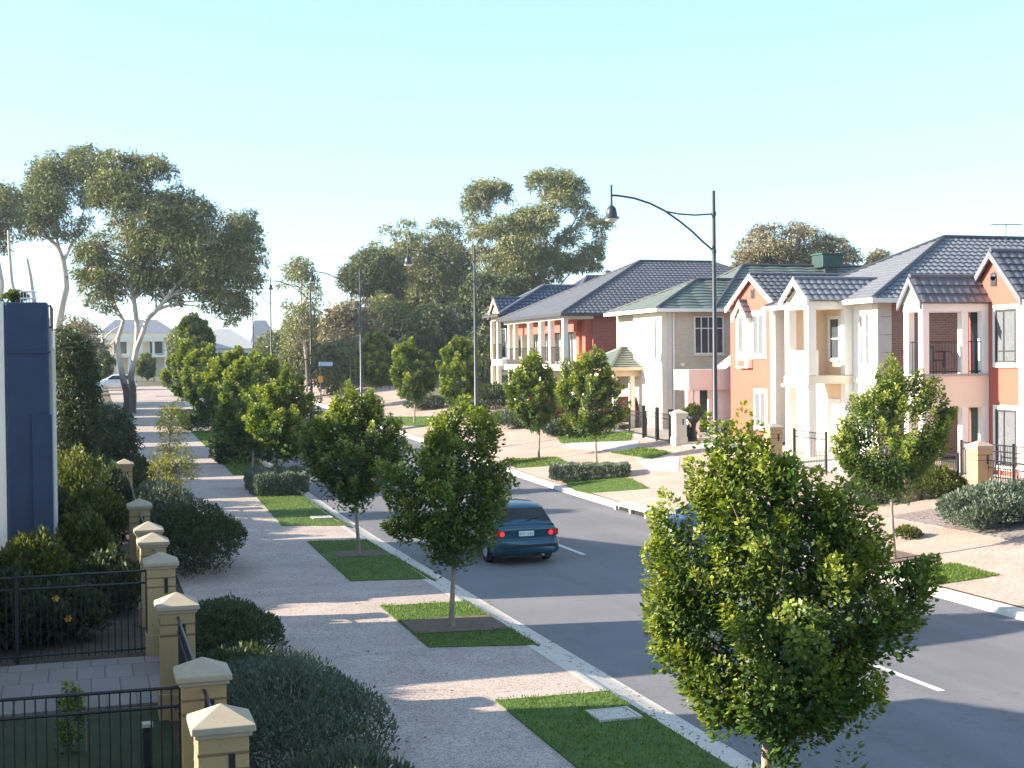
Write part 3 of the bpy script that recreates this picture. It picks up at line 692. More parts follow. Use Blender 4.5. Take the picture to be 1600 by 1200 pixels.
tag(leaf_obj('leaf_litter', P_, D_, S_, _r.uniform(.04, .085, len(P_)), _r.uniform(.02, .04, len(P_)), _r.uniform(0, 1, len(P_)), L_LIT), 'small dry fallen leaves scattered along the kerb and path', 'leaf litter', kind='stuff')
def drain(name, label, c, cat='drain cover'):
    root = thing(name, label, cat, on(*c)); root.scale = (.62, .55, 1); b = MB().box(-.42, .42, -.45, .45, .03, .075); b.build('lid', M['conc'], root, .01)
    f = MB()
    for s in (-1, 1): f.box(s * .46 - .035, s * .46 + .035, -.5, .5, .02, .085)
    for s in (-1, 1): f.box(-.425, .425, s * .475 - .025, s * .475 + .025, .02, .083)
    f.build('frame', M['conc'], root); return root
drain('drain_cover', 'square concrete lid at the kerb side of the nearest lawn', (6.75, 16.9)); drain('drain_cover', 'square concrete lid in the sunlit lawn on the left', (6.85, 41.2))
k = thing('storm_drain', 'kerb inlet with two dark slots at the right kerb', 'storm drain', (16.75, ux(996, 16.75), zg(ux(996, 16.75), 16.6)))
b = MB(); b.box(-.32, .3, -1.3, 1.3, .17, .26); b.box(-.32, -.22, -1.3, -1.18, -.02, .17); b.box(-.32, -.22, 1.18, 1.3, -.02, .17); b.box(-.32, -.22, -.06, .06, -.02, .17); b.build('lintel', M['conc'], k, .01)
MB().box(-.2, .2, -1.18, 1.18, -.02, .17).build('opening', M['plastic'], k)
tagd = None

# ------------------------------------------------------------------ pillars and fences
def pillar(label, v, u, w=.46, h=1.48, cap=.58, mat='sandst', capm='sandcap', slot=True, group='sandstone fence pillars', plinth=True, z=None, grooves=2):
    r = thing('fence_pillar', label, 'pillar', (v, u, zg(u, v) if z is None else z), 0, group); a = w / 2; b = MB()
    zz = [0]; g0 = h - .34
    b.box(-a, a, -a, a, -.05, h - .01); b.build('shaft', M[mat], r, .008)
    gb = MB()
    for k in range(grooves):
        zc = h - .16 - .15 * k
        gb.box(-a - .004, a + .004, -a - .004, a + .004, zc - .014, zc + .014)
    gb.build('groove', M['groove'] if mat == 'sandst' else M['conc2'], r)
    if plinth: q = MB(); p = a + .03; q.box(-p, p, -p, p, -.05, .38); q.build('plinth', M[mat], r, .012)
    c = cap / 2; q = MB(); q.box(-a - .03, a + .03, -a - .03, a + .03, h - .01, h + .035)
    q.add([(-c, -c, h + .035), (c, -c, h + .035), (c, c, h + .035), (-c, c, h + .035), (-c, -c, h + .10), (c, -c, h + .10), (c, c, h + .10), (-c, c, h + .10), (0, 0, h + .25)],
          [(3, 2, 1, 0), (0, 1, 5, 4), (1, 2, 6, 5), (2, 3, 7, 6), (3, 0, 4, 7), (4, 5, 8), (5, 6, 8), (6, 7, 8), (7, 4, 8)])
    q.build('cap', M[capm], r, .012)
    if slot:
        s = MB(); s.box(a * .2, a * .45, -a - .012, -a + .01, h - .42, h - .16); s.build('bracket', M['black'], r)
    return r
PU = [12.65, 14.74, 19.07, 23.27, 26.0, 27.9, 32.75, 45.3]
PL = ['sunlit sandstone pillar nearest the camera with a pale pyramid cap', 'shaded sandstone pillar holding the end of the nearest black fence', 'shaded sandstone pillar between the paved driveway and the dark hedge', 'shaded sandstone pillar at the end of the second black fence',
      'brick coloured pillar just in front of another pillar beside the dark bush', 'pillar half hidden behind the nearer one beside the dark bush', 'small sandstone pillar beside the rounded grey bush', 'farthest sandstone pillar on the left, under the drooping sapling']
for u, lb in zip(PU, PL): pillar(lb, 1.14, u, capm='sandcap')
def fence(label, a, b, h=1.42, z=None, gap=.105, posts=True, group='black steel picket fences', step=0.1):
    a = Vector(a); b = Vector(b); L = (b - a).length; ang = math.atan2(b.y - a.y, b.x - a.x)
    za = zg(a.y, a.x) if z is None else z; zb = zg(b.y, b.x) if z is None else z
    r = thing('steel_fence', label, 'fence', (a.x, a.y, za), ang, group); sl = (zb - za) / L
    for zz in (.12, h - .2, h): rl = MB(); rl.tube([(0, 0, zz), (L, 0, zz + sl * L)], .02, 6); rl.build('rail', M['black'], r)
    p = MB(); n = int(L / gap)
    for i in range(1, n):
        x = L * i / n; p.tube([(x, 0, .05 + sl * x), (x, 0, h + sl * x)], .009, 5, caps=False)
    p.build('picket_panel', M['black'], r); k = max(1, int(round(L / 2.4)))
    if posts:
        for i in range(k + 1):
            x = L * i / k; q = MB(); q.box(x - .03, x + .03, -.03, .03, -.05 + sl * x, h + .08 + sl * x); q.build('post', M['black'], r)
    return r
fence('black picket fence nearest the camera crossing the shaded lawn', (.92, 14.74), (-3.2, 14.9))
fence('black picket fence in front of the dark garden shrubs', (.92, 23.27), (-3.2, 23.3))
fence('black fence panel between the sunlit pillar and the next one', (1.14, 12.9), (1.14, 14.5), posts=False)
fence('black fence panel seen end on between the second and third pillars', (1.14, 15.0), (1.14, 18.8), posts=False)
fence('black fence panel beside the two overlapping pillars', (1.14, 23.5), (1.14, 25.8), posts=False)
fence('black fence panel behind the dark rounded bush', (1.14, 28.2), (1.14, 32.5), posts=False)
fence('low black fence across the garden near the drooping sapling', (1.0, 45.3), (-3, 45.3))
fence('far black fence panel along the left path', (1.14, 33), (1.14, 45), posts=False)
b = thing('letter_post', 'short dark post with a pale top behind the nearest fence', 'post', on(.62, 16.3)); MB().box(-.05, .05, -.05, .05, -.02, .62).build('shaft', M['plastic'], b, .005)
MB().box(-.065, .065, -.065, .065, .62, .67).build('cap', M['greystone'], b, .01)
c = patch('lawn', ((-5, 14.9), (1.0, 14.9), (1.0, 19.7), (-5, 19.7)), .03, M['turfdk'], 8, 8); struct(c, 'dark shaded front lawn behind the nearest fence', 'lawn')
# right side pillars, gate posts, fences
def rp(label, x, v, w, h, cap, **k): return pillar(label, v, ux(x, v), w, h, cap, **k)
rp('sandstone letterbox pillar in front of the orange house', 1530, 24.0, .5, 1.32, .58, slot=True)
rp('sandstone pillar half hidden behind the right kerb tree', 1416, 22.4, .5, 1.2, .58)
rp('sandstone pillar showing above the top of the largest tree', 1207, 23.6, .5, 1.35, .6)
rp('grey stone gate pillar beside the black gate posts', 1060, 24.0, .5, 1.3, .62, mat='greystone', capm='greystone', group='grey gate pillars')
for i, x in enumerate((1005, 1026, 1047)):
    u = ux(x, 24.0); r = thing('gate_post', ['black gate post farthest from the grey pillar', 'middle black gate post beside the driveway', 'black gate post next to the grey pillar'][i], 'gate post', on(24.0, u), 0, 'black gate posts')
    MB().box(-.07, .07, -.07, .07, -.05, 1.45).build('shaft', M['black'], r, .006); MB().box(-.085, .085, -.085, .085, 1.45, 1.5).build('cap', M['black'], r, .008)
u1, u2 = ux(1005, 24), ux(1060, 24)
fence('black driveway gate between the gate posts and the grey pillar', (24.0, u2 + .3), (24.0, u1 - .1), 1.25, posts=False, group='black fences of the right houses')
fence('black fence along the front lawn beside the red car', (24.2, u1 + .2), (24.6, u1 + 9), 1.1, group='black fences of the right houses')
fence('black fence panel in front of the white balcony house', (23.8, ux(1240, 23.8)), (23.8, ux(1290, 23.8)), 1.35, group='black fences of the right houses')
fence('black fence in front of the orange house wall', (24.1, 32.0), (24.1, 26.5), 1.0, group='black fences of the right houses')
fence('black fence behind the letterbox pillar near the orange house', (26.2, 36.0), (26.2, 31.0), 1.1, group='black fences of the right houses')
fence('black fence between the sandstone pillars on the right', (23.9, 33.0), (23.7, 38.5), 1.1, group='black fences of the right houses')

# ------------------------------------------------------------------ street lamps
def lamp(label, x, v=17.5, ztop=None, h=9.6, sign=False):
    u = ux(x, v); r = thing('street_lamp', label, 'street lamp', on(v, u), 0, 'curved arm street lamps')
    m = MB(); m.tube([(0, 0, -.1), (0, 0, .9), (0, 0, .95), (0, 0, h)], [.11, .11, .085, .05], 10); m.lathe([(.0, .06), (.05, .03), (.055, 0)], (0, 0, h), 8); m.build('pole', M['pole'], r)
    a = MB(); P = [(0, -1.72), (-.35, -1.45), (-.7, -1.15), (-1.1, -.86), (-1.55, -.58), (-2.0, -.38), (-2.5, -.24), (-3.0, -.18), (-3.2, -.18)]
    a.tube([(p[0], 0, h + p[1]) for p in P], .03, 8); a.tube([(-1.5, 0, h - .60), (-1.1, 0, h - .66), (-.6, 0, h - .68), (0, 0, h - .63)], .024, 8)
    a.tube([(-3.2, 0, h + .12), (-3.2, 0, h - .5)], .035, 8)
    for z in (-1.72, -.63): a.lathe([(.07, -.06), (.075, 0), (.07, .06)], (0, 0, h + z), 10)
    a.build('arm', M['pole'], r)
    s = MB(); s.lathe([(.04, .22), (.07, .2), (.12, .14), (.15, .04), (.165, -.08), (.22, -.13), (.235, -.16), (.2, -.16)], (-3.2, 0, h - .68), 16); s.build('lamp_shade', M['pole'], r)
    l = MB(); l.lathe([(.2, .0), (.19, -.05), (.13, -.09), (.0, -.11)], (-3.2, 0, h - .83), 16); l.build('lens', M['lens'], r)
    return r
lamp('nearest tall street lamp arching over the road', 1117)
lamp('second nearest street lamp standing before the dark gum trees', 743)
lamp('third street lamp with its arm reaching toward the slender gum', 564)
lamp('fourth street lamp behind the round street trees with a sign beside it', 486)
lamp('fifth street lamp in front of the far grey roof', 424)
lamp('farthest thin street lamp near the big left gum', 396)
u = ux(497, 17.2); r = thing('street_sign', 'small pale blue name sign beside the fourth street lamp', 'street sign', on(17.2, u - 1)); MB().tube([(0, 0, 0), (0, 0, 3.0)], .035, 8).build('post', M['pole'], r)
MB().box(-.1, .95, -.03, .03, 2.75, 3.05).build('plate', M['sign_blue'], r, .006)
r = thing('warning_sign', 'small orange sign near the fourth street lamp', 'sign', on(16.9, u - 3)); MB().tube([(0, 0, 0), (0, 0, 2.0)], .03, 8).build('post', M['pole'], r)
MB().box(-.16, .16, -.03, .03, 1.6, 2.1).build('plate', M['sign_orange'], r, .006)

# ------------------------------------------------------------------ cars
def car(label, loc, rz, col, brake=False, s=(1, 1, 1), hatch=True, detail=True):
    r = thing('parked_car' if not brake else 'hatchback', label, 'car', loc, rz); r.scale = s; P = carpaint('car_paint', col)
    def loft(mb, secs, m=0):
        n = len(secs[0]); vs = [p for s_ in secs for p in s_]; fs = []
        for i in range(len(secs) - 1):
            for k in range(n): fs.append((i * n + k, i * n + (k + 1) % n, (i + 1) * n + (k + 1) % n, (i + 1) * n + k))
        fs += [tuple(range(n))[::-1], tuple((len(secs) - 1) * n + k for k in range(n))]; mb.add(vs, fs, m, True)
    def sec(y, w, zb, zs, zt, crown=.03):
        h = [(w * .90, zb), (w * .98, zb + .10), (w, zs), (w * .985, zs + (zt - zs) * .55), (w * .93, zt - .02), (w * .80, zt + .005), (w * .4, zt + crown)]
        return [(x, y, z) for x, z in h] + [(-x, y, z) for x, z in h[::-1]]
    b = MB()
    loft(b, [sec(-1.93, .70, .40, .55, .80, .0), sec(-1.96, .79, .30, .55, .86, .01), sec(-1.90, .82, .24, .58, .93, .02), sec(-1.55, .83, .20, .60, .95), sec(-.9, .835, .19, .60, .94), sec(0, .84, .19, .6, .92), sec(.8, .835, .19, .58, .92), sec(1.2, .825, .2, .56, .86), sec(1.6, .81, .22, .52, .76), sec(1.88, .75, .26, .48, .66, .02), sec(1.98, .60, .34, .46, .56, .0)])
    def csec(y, wb, wt, zb, zt): 
        h = [(wb, zb), (wb * .97 + wt * .03, zb + .06), (wt + .045, zt - .09), (wt, zt - .03), (wt * .85, zt), (wt * .4, zt + .02)]
        return [(x, y, z) for x, z in h] + [(-x, y, z) for x, z in h[::-1]]
    loft(b, [csec(-1.86, .74, .72, .90, .985), csec(-1.74, .765, .67, .90, 1.13), csec(-1.56, .775, .60, .90, 1.33), csec(-1.42, .78, .575, .90, 1.40), csec(-.8, .785, .585, .9, 1.435), csec(-.1, .785, .585, .9, 1.435), csec(.2, .785, .58, .9, 1.40), csec(.75, .775, .69, .9, 1.10), csec(1.02, .76, .72, .88, .95)])
    body = b.build('body', P, r)
    def panel(nm, pts, mat, off, par=r, th=.012):
        p = [Vector(q) for q in pts]; nr = (p[1] - p[0]).cross(p[2] - p[0]).normalized(); m = MB(); n = len(p)
        m.add([tuple(q + nr * off) for q in p] + [tuple(q + nr * (off - th)) for q in p], [tuple(range(n)), tuple(range(n, 2 * n))[::-1]] + [(i, n + i, n + (i + 1) % n, (i + 1) % n) for i in range(n)])
        return m.build(nm, mat, par)
    zr = lambda y: np.interp(y, [-1.86, -1.74, -1.56, -1.42], [.985, 1.13, 1.33, 1.40])
    # rear window follows the hatch slope
    rw = panel('rear_window', [(-.66, -1.80, 1.02), (.66, -1.80, 1.02), (.60, -1.66, 1.20), (.53, -1.57, 1.325), (-.53, -1.57, 1.325), (-.60, -1.66, 1.20)], M['glassdk'], .035)
    panel('windscreen', [(.66, .93, .98), (-.66, .93, .98), (-.52, .27, 1.36), (.52, .27, 1.36)], M['glassdk'], .03)
    for sx in (1, -1):
        for (y0, y1, y2, y3) in ((-1.45, -.62, -.62, -1.25), (-.52, .60, .12, -.52)):
            q = [(sx * .775, y0, 1.0), (sx * .775, y1, 1.0), (sx * .63, y2, 1.335), (sx * .63, y3, 1.335)]
            panel('side_window', q if sx > 0 else q[::-1], M['glassdk'], .022)
        w = MB(); 
        tl = MB(); tl.box(sx * .70 - .13, sx * .70 + .125, -2.0, -1.86, .70, .86); t_ = tl.build('tail_light', M['redlens'], r, .03)
        if brake: MB().lathe([(.0, -.012), (.05, -.01), (.055, .0), (.05, .02)], (0, 0, 0), 12).build('brake_lamp', M['lit'], t_)
        if brake:
            bl = t_.children[0]; bl.location = (sx * .62, -2.005, .765); bl.rotation_euler = (-PI / 2, 0, 0)
        mr = MB(); mr.box(sx * .84, sx * .99, .52, .60, .95, 1.06); mr.build('mirror', P, r, .025)
        hl = MB(); hl.box(sx * .60 - .16, sx * .60 + .14, 1.80, 1.935, .58, .70); hl.build('headlight', M['lens'], r, .03)
        dh = MB(); dh.box(sx * .835 - .012, sx * .835 + .012, -.30, -.14, .80, .83); dh.build('door_handle', M['plastic'], r, .005)
    bp = MB(); loft(bp, [[(x, y, z) for x, z in ((w, .33), (w, .58), (w * .97, .61), (-w * .97, .61), (-w, .58), (-w, .33), (-w * .95, .29), (w * .95, .29))] for y, w in ((-2.07, .68), (-2.06, .76), (-2.0, .82), (-1.8, .848))]); bp.build('rear_bumper', P, r)
    st = MB(); st.box(-.74, .74, -2.083, -2.05, .43, .50); st.build('bumper_strip', M['plastic'], r, .01)
    fb = MB(); loft(fb, [[(x, y, z) for x, z in ((w, .3), (w, .52), (-w, .52), (-w, .3))] for y, w in ((1.75, .84), (1.98, .78), (2.06, .62))]); fb.build('front_bumper', P, r)
    pl = MB(); pl.box(-.19, .19, -2.0, -1.965, .70, .82); p_ = pl.build('number_plate', M['plate'], r, .004)
    ch = MB()                                          # blurred plate characters: vertical and horizontal strokes
    for i, pat in enumerate(('101', '111', '110', None, '010', '001', '011')):
        if not pat: ch.box(-.012, .012, -2.004, -2.0, .755, .765); continue
        x = -.15 + .05 * i
        ch.box(x - .014, x - .008, -2.004, -2.0, .735, .79); ch.box(x - .008, x + .012, -2.004, -2.0, .783 if pat[0] == '1' else .735, .79 if pat[0] == '1' else .742)
        if pat[2] == '1': ch.box(x + .008, x + .013, -2.004, -2.0, .742, .783)
    ch.build('lettering', M['plastic'], p_)
    wp = MB(); wp.tube([(0, -1.84, 1.03), (.22, -1.80, 1.10), (.42, -1.775, 1.12)], .012, 5); wp.build('wiper', M['plastic'], r)
    un = MB(); un.box(-.70, .70, -1.85, 1.8, .17, .42); un.build('underbody', M['plastic'], r)
    ex = MB(); ex.tube([(.42, -1.7, .24), (.42, -2.02, .23)], .03, 8); ex.build('exhaust', M['alloy'], r)
    for sx in (1, -1):
        for y in (-1.22, 1.22):
            ty = MB(); ty.lathe([(.17, -.09), (.27, -.095), (.295, -.07), (.30, 0), (.295, .07), (.27, .095), (.17, .09)], (sx * .74, y, .30), 24, axis='x'); w_ = ty.build('wheel', M['tyre'], r)
            ri = MB(); s_ = sx; ri.lathe([(0, s_ * .10), (.06, s_ * .098), (.15, s_ * .085), (.18, s_ * .092), (.185, s_ * .06)], (sx * .74, y, .30), 20, axis='x'); ri.build('rim', M['alloy'], w_)
    return r
car('teal blue hatchback with brake lights on driving away in the road', (10.15, 33.0, zg(33, 10.2)), 0, (.006, .072, .115), True)
p = g_at(1052, 858); car('dark blue car behind the leaves of the largest tree', (15.62, 31.6, zg(31.6, 15.62)), 0, (.015, .04, .12))
car('red car parked behind the second slender tree on the right', on(24.6, ux(866, 24.6)), -PI / 2, (.42, .02, .02))
car('maroon car under the small green roofed porch', on(25.6, ux(976, 25.6)), PI / 2, (.16, .02, .02))
car('white car parked beyond the big gum trunk', on(2.4, 128), PI / 2, (.75, .75, .75)); car('silver white car left of the big gum trunk', on(-.8, 121), PI / 2 + .2, (.6, .6, .62))
# ------------------------------------------------------------------ right hand houses
def B(parent, name, mat, *boxes, bevel=0):
    m = MB()
    for b in boxes: m.box(*b)
    return m.build(name, M[mat] if isinstance(mat, str) else mat, parent, bevel)
def shift(root, off):
    return root
def house(name, label): return thing(name, label, 'house', (0, 0, 0), 0, None)
def zpx(x, y, v=None, u=None): return float((at_v(x, y, v) if v is not None else at_u(x, y, u))[2])

# --- orange house with the columned balcony (nearest on the right)
h1 = thing('orange_house', 'orange rendered house with a dark tiled gable and a white columned balcony', 'house')
G1 = 1.1
uN, uF = 34.72, 36.45
B(h1, 'wall', 'orange', (27.5, 38, 28.0, uF + .9, G1, 6.72))
m = MB(); gable_wall(m, 34.75, 37.4, 27.5, 6.72, 8.12, .3); m.build('gable', M['orange'], h1)
gable_roof(h1, 34.55, 37.55, 27.45, 38.0, 6.72, 8.28, M['tile_dk'], barge=M['tile_bl'])
hip_roof(h1, 27.5, 34.25, 27.4, 38.5, 6.75, 31.0, 30.5, 35, 8.6, M['tile_dk'])
B(h1, 'corner_pilaster', 'white', (27.36, 27.52, 34.38, 34.72, G1, 6.7))
window(h1, 'v', 34.98, 35.98, zpx(1570, 567, 27.5), zpx(1570, 483, 27.5), 27.5, mull=(.6,), trans=(.22,), glass=M['curtain'], surround=.14, frame=M['gutter'])
window(h1, 'v', 34.98, 35.98, zpx(1570, 728, 27.5), zpx(1570, 640, 27.5), 27.5, mull=(.6,), trans=(.25,), glass=M['curtain'], surround=.14, frame=M['gutter'])
m = MB(); m.lathe([(0, -.03), (.14, -.03), (.15, .02)], (27.49, 36.07, 7.5), 14, axis='x'); m.box(27.46, 27.5, 35.93, 36.21, 7.2, 7.5); m.build('gable_vent', M['glass'], h1)
# balcony
bu0, bu1, bv0 = uF - .1, uF + .95, 25.05
zf, ze = 4.42, 6.66
B(h1, 'balcony_floor', 'cream', (bv0, 27.5, bu0, bu1, 3.35, zf - .06)); B(h1, 'floor_edge', 'conc2', (bv0 - .06, 27.5, bu0 - .06, bu1 + .06, zf - .06, zf))
for (cv, cu) in ((bv0 + .13, bu0 + .13), (bv0 + .13, bu1 - .13), (26.62, bu0 + .12), (27.38, bu0 + .12)):
    for z0, z1 in ((zf, ze - .26), (G1, 3.35)): B(h1, 'column', 'white', (cv - .12, cv + .12, cu - .12, cu + .12, z0, z1), bevel=.01)
B(h1, 'beam', 'white', (bv0, 27.5, bu0, bu1, ze - .26, ze - .01))
railing(h1, [(bv0 + .13, bu1 - .2), (bv0 + .13, bu0 + .12), (27.4, bu0 + .12)], zf, zf + 1.02)
gable_roof(h1, bu0 - .12, bu1 + .12, bv0, 27.5, ze, 7.5, M['tile_dk'], barge=M['tile_bl'])
m = MB(); gable_wall(m, bu0 - .05, bu1 + .05, bv0 - .02, ze, 7.38, .1); m.build('gable', M['white'], h1)
B(h1, 'balcony_door', 'glassdk', (27.44, 27.49, bu0 + .15, bu0 + .85, zf, zf + 2.05)); 
B(h1, 'front_door', 'door', (27.44, 27.49, bu0 + .12, bu0 + .85, G1, G1 + 2.2))
B(h1, 'porch_wall', 'cream', (25.3, 26.3, bu1 - .2, bu1, G1, 3.35))
m = MB(); m.tube([(26.2, bu0 + .5, zf), (26.2, bu0 + .5, zf + .7)], .04, 6); m.lathe([(.3, 0), (.3, .03), (0, .03)], (26.2, bu0 + .5, zf + .7), 12)
t = m.build('balcony_table', M['black'], None); tag(t, 'small dark round table on the white columned balcony', 'table')
ch = thing('balcony_chair', 'dark chair beside the table on the balcony', 'chair', (25.8, bu0 + .45, zf))
B(ch, 'seat', 'black', (-.2, .2, -.2, .2, .42, .46)); B(ch, 'backrest', 'black', (-.2, -.16, -.2, .2, .46, .9))
for a in (-1, 1):
    for b_ in (-1, 1): B(ch, 'leg', 'black', (a * .18 - .015, a * .18 + .015, b_ * .18 - .015, b_ * .18 + .015, 0, .42))
an = thing('roof_antenna', 'thin television antenna on the big slate roof', 'antenna', tuple(at_u(1572, 374, 46.3)))
m = MB(); m.tube([(0, 0, -.4), (0, 0, .62)], .016, 6); m.build('mast', M['pole'], an); m = MB(); m.tube([(-.75, 0, .58), (.8, 0, .62)], .012, 5)
for k in range(9): m.tube([(-.7 + .17 * k, -.25, .585 + .004 * k), (-.7 + .17 * k, .25, .585 + .004 * k)], .007, 4)
m.build('element', M['pole'], an)

# --- white house with the two storey portico
h2 = thing('white_house', 'white rendered house with a two storey portico and a broad slate hip roof', 'house')
G2 = 1.25; ez = 7.08; c2 = ux(1372, 27.5)
B(h2, 'wall', 'white', (27.5, 27.8, c2, 48.8, G2, ez)); B(h2, 'side_wall', 'brownbrick', (28.05, 42, c2 + .03, c2 + .3, G2, ez - .02)); B(h2, 'back_wall', 'brownbrick', (27.8, 42, 48.5, 48.8, G2, ez - .02), (41.7, 42, c2 + .3, 48.5, G2, ez - .02))
q = MB()
for k in range(9): q.box(27.47, 28.06, c2 - .03, c2 + .34, G2 + .65 * k, G2 + .65 * k + (.638 if k < 8 else .62))
q.build('corner_pilaster', M['stonewall'], h2, .006)
hip_roof(h2, c2 - .5, 50.2, 27.0, 44, ez, 46.8, 33.3, 41, 9.78, M['tile_bl'], M['gutter'], gut=M['white'])
for (x0, x1) in ((1345, 1350), (1354, 1360)):
    window(h2, 'v', ux(x1, 27.5), ux(x0, 27.5), 4.7, 6.6, 27.5, trans=(.6,), glass=M['curtain'], fw=.04)
window(h2, 'v', c2 + .3, c2 + 1.2, 1.9, 3.6, 27.5, mull=(.5,), surround=.1)
B(h2, 'string_course', 'white', (27.43, 27.5, c2 + .32, 44.2, 4.05, 4.2))
P0 = ux(1333, 27.5); P1 = P0 + 1.75; PV = 25.6; pz = 7.1
for z0, z1 in ((G2 - .1, 4.0), (4.0, pz - .3)):
    lo = z0 if z0 < 3 else 4.32
    for (v_, u_) in ((PV, P0), (PV, P1 - .3), (27.15, P0)):
        B(h2, 'column', 'white', (v_, v_ + .34, u_, u_ + .3, lo, z1 if z0 < 3 else pz - .3), bevel=.012)
B(h2, 'beam', 'white', (PV, 27.5, P0, P1, pz - .3, pz - .02)); B(h2, 'balcony_floor', 'cream', (PV - .03, 27.5, P0 - .03, P1 + .03, 4.0, 4.3))
B(h2, 'parapet', 'white', (PV + .03, PV + .15, P0 + .3, P1 - .3, 4.3, 5.25), (PV + .34, 26.05, P0 + .04, P0 + .16, 4.3, 5.25))
B(h2, 'ledge', 'white', (PV - .12, PV + .2, P0 - .1, P1 + .1, 3.88, 3.99)); B(h2, 'recess_wall', 'peach', (27.3, 27.49, P0 + .3, P1, G2, 6.8), (PV + .4, 27.3, P1 - .14, P1 - .02, 4.3, 6.8))
window(h2, 'v', P0 + .55, P0 + 1.3, 4.9, 6.5, 27.29, trans=(.5,), surround=.06)
B(h2, 'front_door', 'garage', (27.24, 27.29, P0 + .5, P0 + 1.4, G2, 3.4))
gable_roof(h2, P0 - .2, P1 + .2, PV, 29.5, pz, 7.95, M['tile_bl'], barge=M['white'], capmat=M['tile_bl'])
m = MB(); gable_wall(m, P0 - .1, P1 + .1, PV + .12, pz, 7.8, .12); m.build('gable', M['cream'], h2)

# --- orange gable house
h3 = thing('orange_gable_house', 'narrow orange gable house with a white oriel and a charcoal roof', 'house')
G3 = 1.45; a3 = 50.1; b3 = 54.4; e3 = zpx(1201, 475, 27.5); p3 = zpx(1174, 430, 27.5)
B(h3, 'wall', 'orange', (27.5, 27.75, a3 + .42, b3, G3, e3)); B(h3, 'side_wall', 'redbrick', (27.9, 42, a3 + .02, a3 + .3, G3 + 2.1, e3 - .02)); B(h3, 'base_wall', 'coolgreen', (27.9, 42, a3 + .03, a3 + .28, G3, G3 + 2.08)); B(h3, 'back_wall', 'redbrick', (27.75, 42, b3 - .3, b3 - .01, G3, e3 - .02))
B(h3, 'pilaster', 'white', (27.38, 27.9, a3, a3 + .42, G3, e3 - .03), bevel=.01)
m = MB(); gable_wall(m, a3 + .1, b3, 27.5, e3, p3 - .15, .3); m.build('gable', M['orange'], h3)
gable_roof(h3, a3 - .1, b3 + .1, 27.45, 43, e3 - .05, p3, M['tile_dk'], barge=M['white'])
wa, wb = ux(1195, 27.5), ux(1178, 27.5)
window(h3, 'v', wa, wb, zpx(1186, 555, 27.5), zpx(1186, 491, 27.5), 27.5, mull=(.5,), surround=.16, frame=M['frame'], glass=M['curtain'])
window(h3, 'v', wa - .1, wb - .1, zpx(1186, 650, 27.5) - .5, zpx(1186, 612, 27.5), 27.5, mull=(.5,), surround=.12, glass=M['curtain'])
m = MB(); m.box(27.46, 27.5, 52.1, 52.4, p3 - 1.0, p3 - .62); m.build('gable_vent', M['glass'], h3)
OV = 27.26; o0, o1 = ux(1168, OV), ux(1150, OV)
B(h3, 'oriel', 'white', (OV, 27.5, o0, o1, zpx(1158, 575, OV), 6.75)); window(h3, 'v', o0 + .3, o1 - .25, zpx(1158, 552, OV), zpx(1158, 490, OV), OV, glass=M['curtain'])
B(h3, 'apron', 'orange', (OV - .03, OV, o0 + .25, o1 - .2, zpx(1158, 572, OV), zpx(1158, 563, OV)))
gable_roof(h3, o0 - .12, o1 + .12, OV, 27.5, 6.75, 7.45, M['tile_dk'], barge=M['white']); m = MB(); gable_wall(m, o0, o1, OV - .02, 6.75, 7.3, .08); m.build('gable', M['cream'], h3)

# --- flat entry canopy between the two houses
cn = thing('entry_canopy', 'flat beige entry canopy on white posts between the orange gable and cream houses', 'canopy')
k0, k1 = 55.0, 56.6; v0_ = vx(1076, k0); zt_, zb_ = zpx(1120, 577, u=k0), zpx(1120, 609, u=k0); G4 = 1.5
B(cn, 'fascia', 'stonewall', (v0_, 29.0, k0, k1, zb_, zt_))
for vv in (v0_ + .12, vx(1090, k0)): B(cn, 'post', 'white', (vv - .14, vv + .14, k0 + .1, k0 + .38, G4 - .3, zb_), bevel=.01)
B(cn, 'wall', 'garage', (vx(1105, k0 + .5), vx(1155, k0 + .5), k0 + .4, k0 + .52, G4 - .3, zb_)); B(cn, 'side_wall', 'orange', (vx(1157, k0 + .5), 29.0, k0 + .4, k0 + .52, G4 - .3, zb_))
B(cn, 'door', 'door', (vx(1092, k0 + 1.2), vx(1104, k0 + 1.2), k0 + 1.15, k0 + 1.22, G4 - .3, zb_ - .05))
m = MB(); m.add([(27.6, k0 + .1, zt_ + .01), (29, k0 + .1, zt_ + .01), (29, k0 + .1, zt_ + 1.0), (27.6, k0 + 1.4, zt_ + .01), (29, k0 + 1.4, zt_ + .01), (29, k0 + 1.4, zt_ + 1.0)], [(0, 1, 2), (5, 4, 3), (0, 2, 5, 3), (1, 4, 5, 2), (0, 3, 4, 1)]); m.build('skillion', M['conc2'], cn)

# --- cream house with the sage green roof
h4 = thing('cream_house', 'cream brick house with a sage green hip roof and a tall side window', 'house')
c4 = ux(1034, 26.0); f4 = ux(990, 26.0); e4 = zpx(1034, 483, 26.0); G5 = 1.55
B(h4, 'front_wall', 'cream', (26.0, 26.25, c4, f4, G5 - .4, e4)); B(h4, 'corner_wall', 'stonewall', (26.25, vx(1050, c4), c4 - .01, c4 + .24, G5 - .4, e4 - .01)); B(h4, 'side_wall', 'creambrick', (vx(1050, c4), 42, c4 + .03, c4 + .3, G5 - .4, e4 - .02)); B(h4, 'back_wall', 'creambrick', (26.25, 42, f4 + 2.6, f4 + 2.85, G5 - .4, e4 - .02), (26.25, 26.5, f4, f4 + 2.6, G5 - .4, e4 - .03))
hip_roof(h4, c4 - .45, c4 + 6.0, 25.6, 36, e4, 60.9, 29.0, 34, zpx(1097, 438, u=60.9), M['tile_gn'], M['gutter'], gut=M['white'], wave=1.2, sub=5)
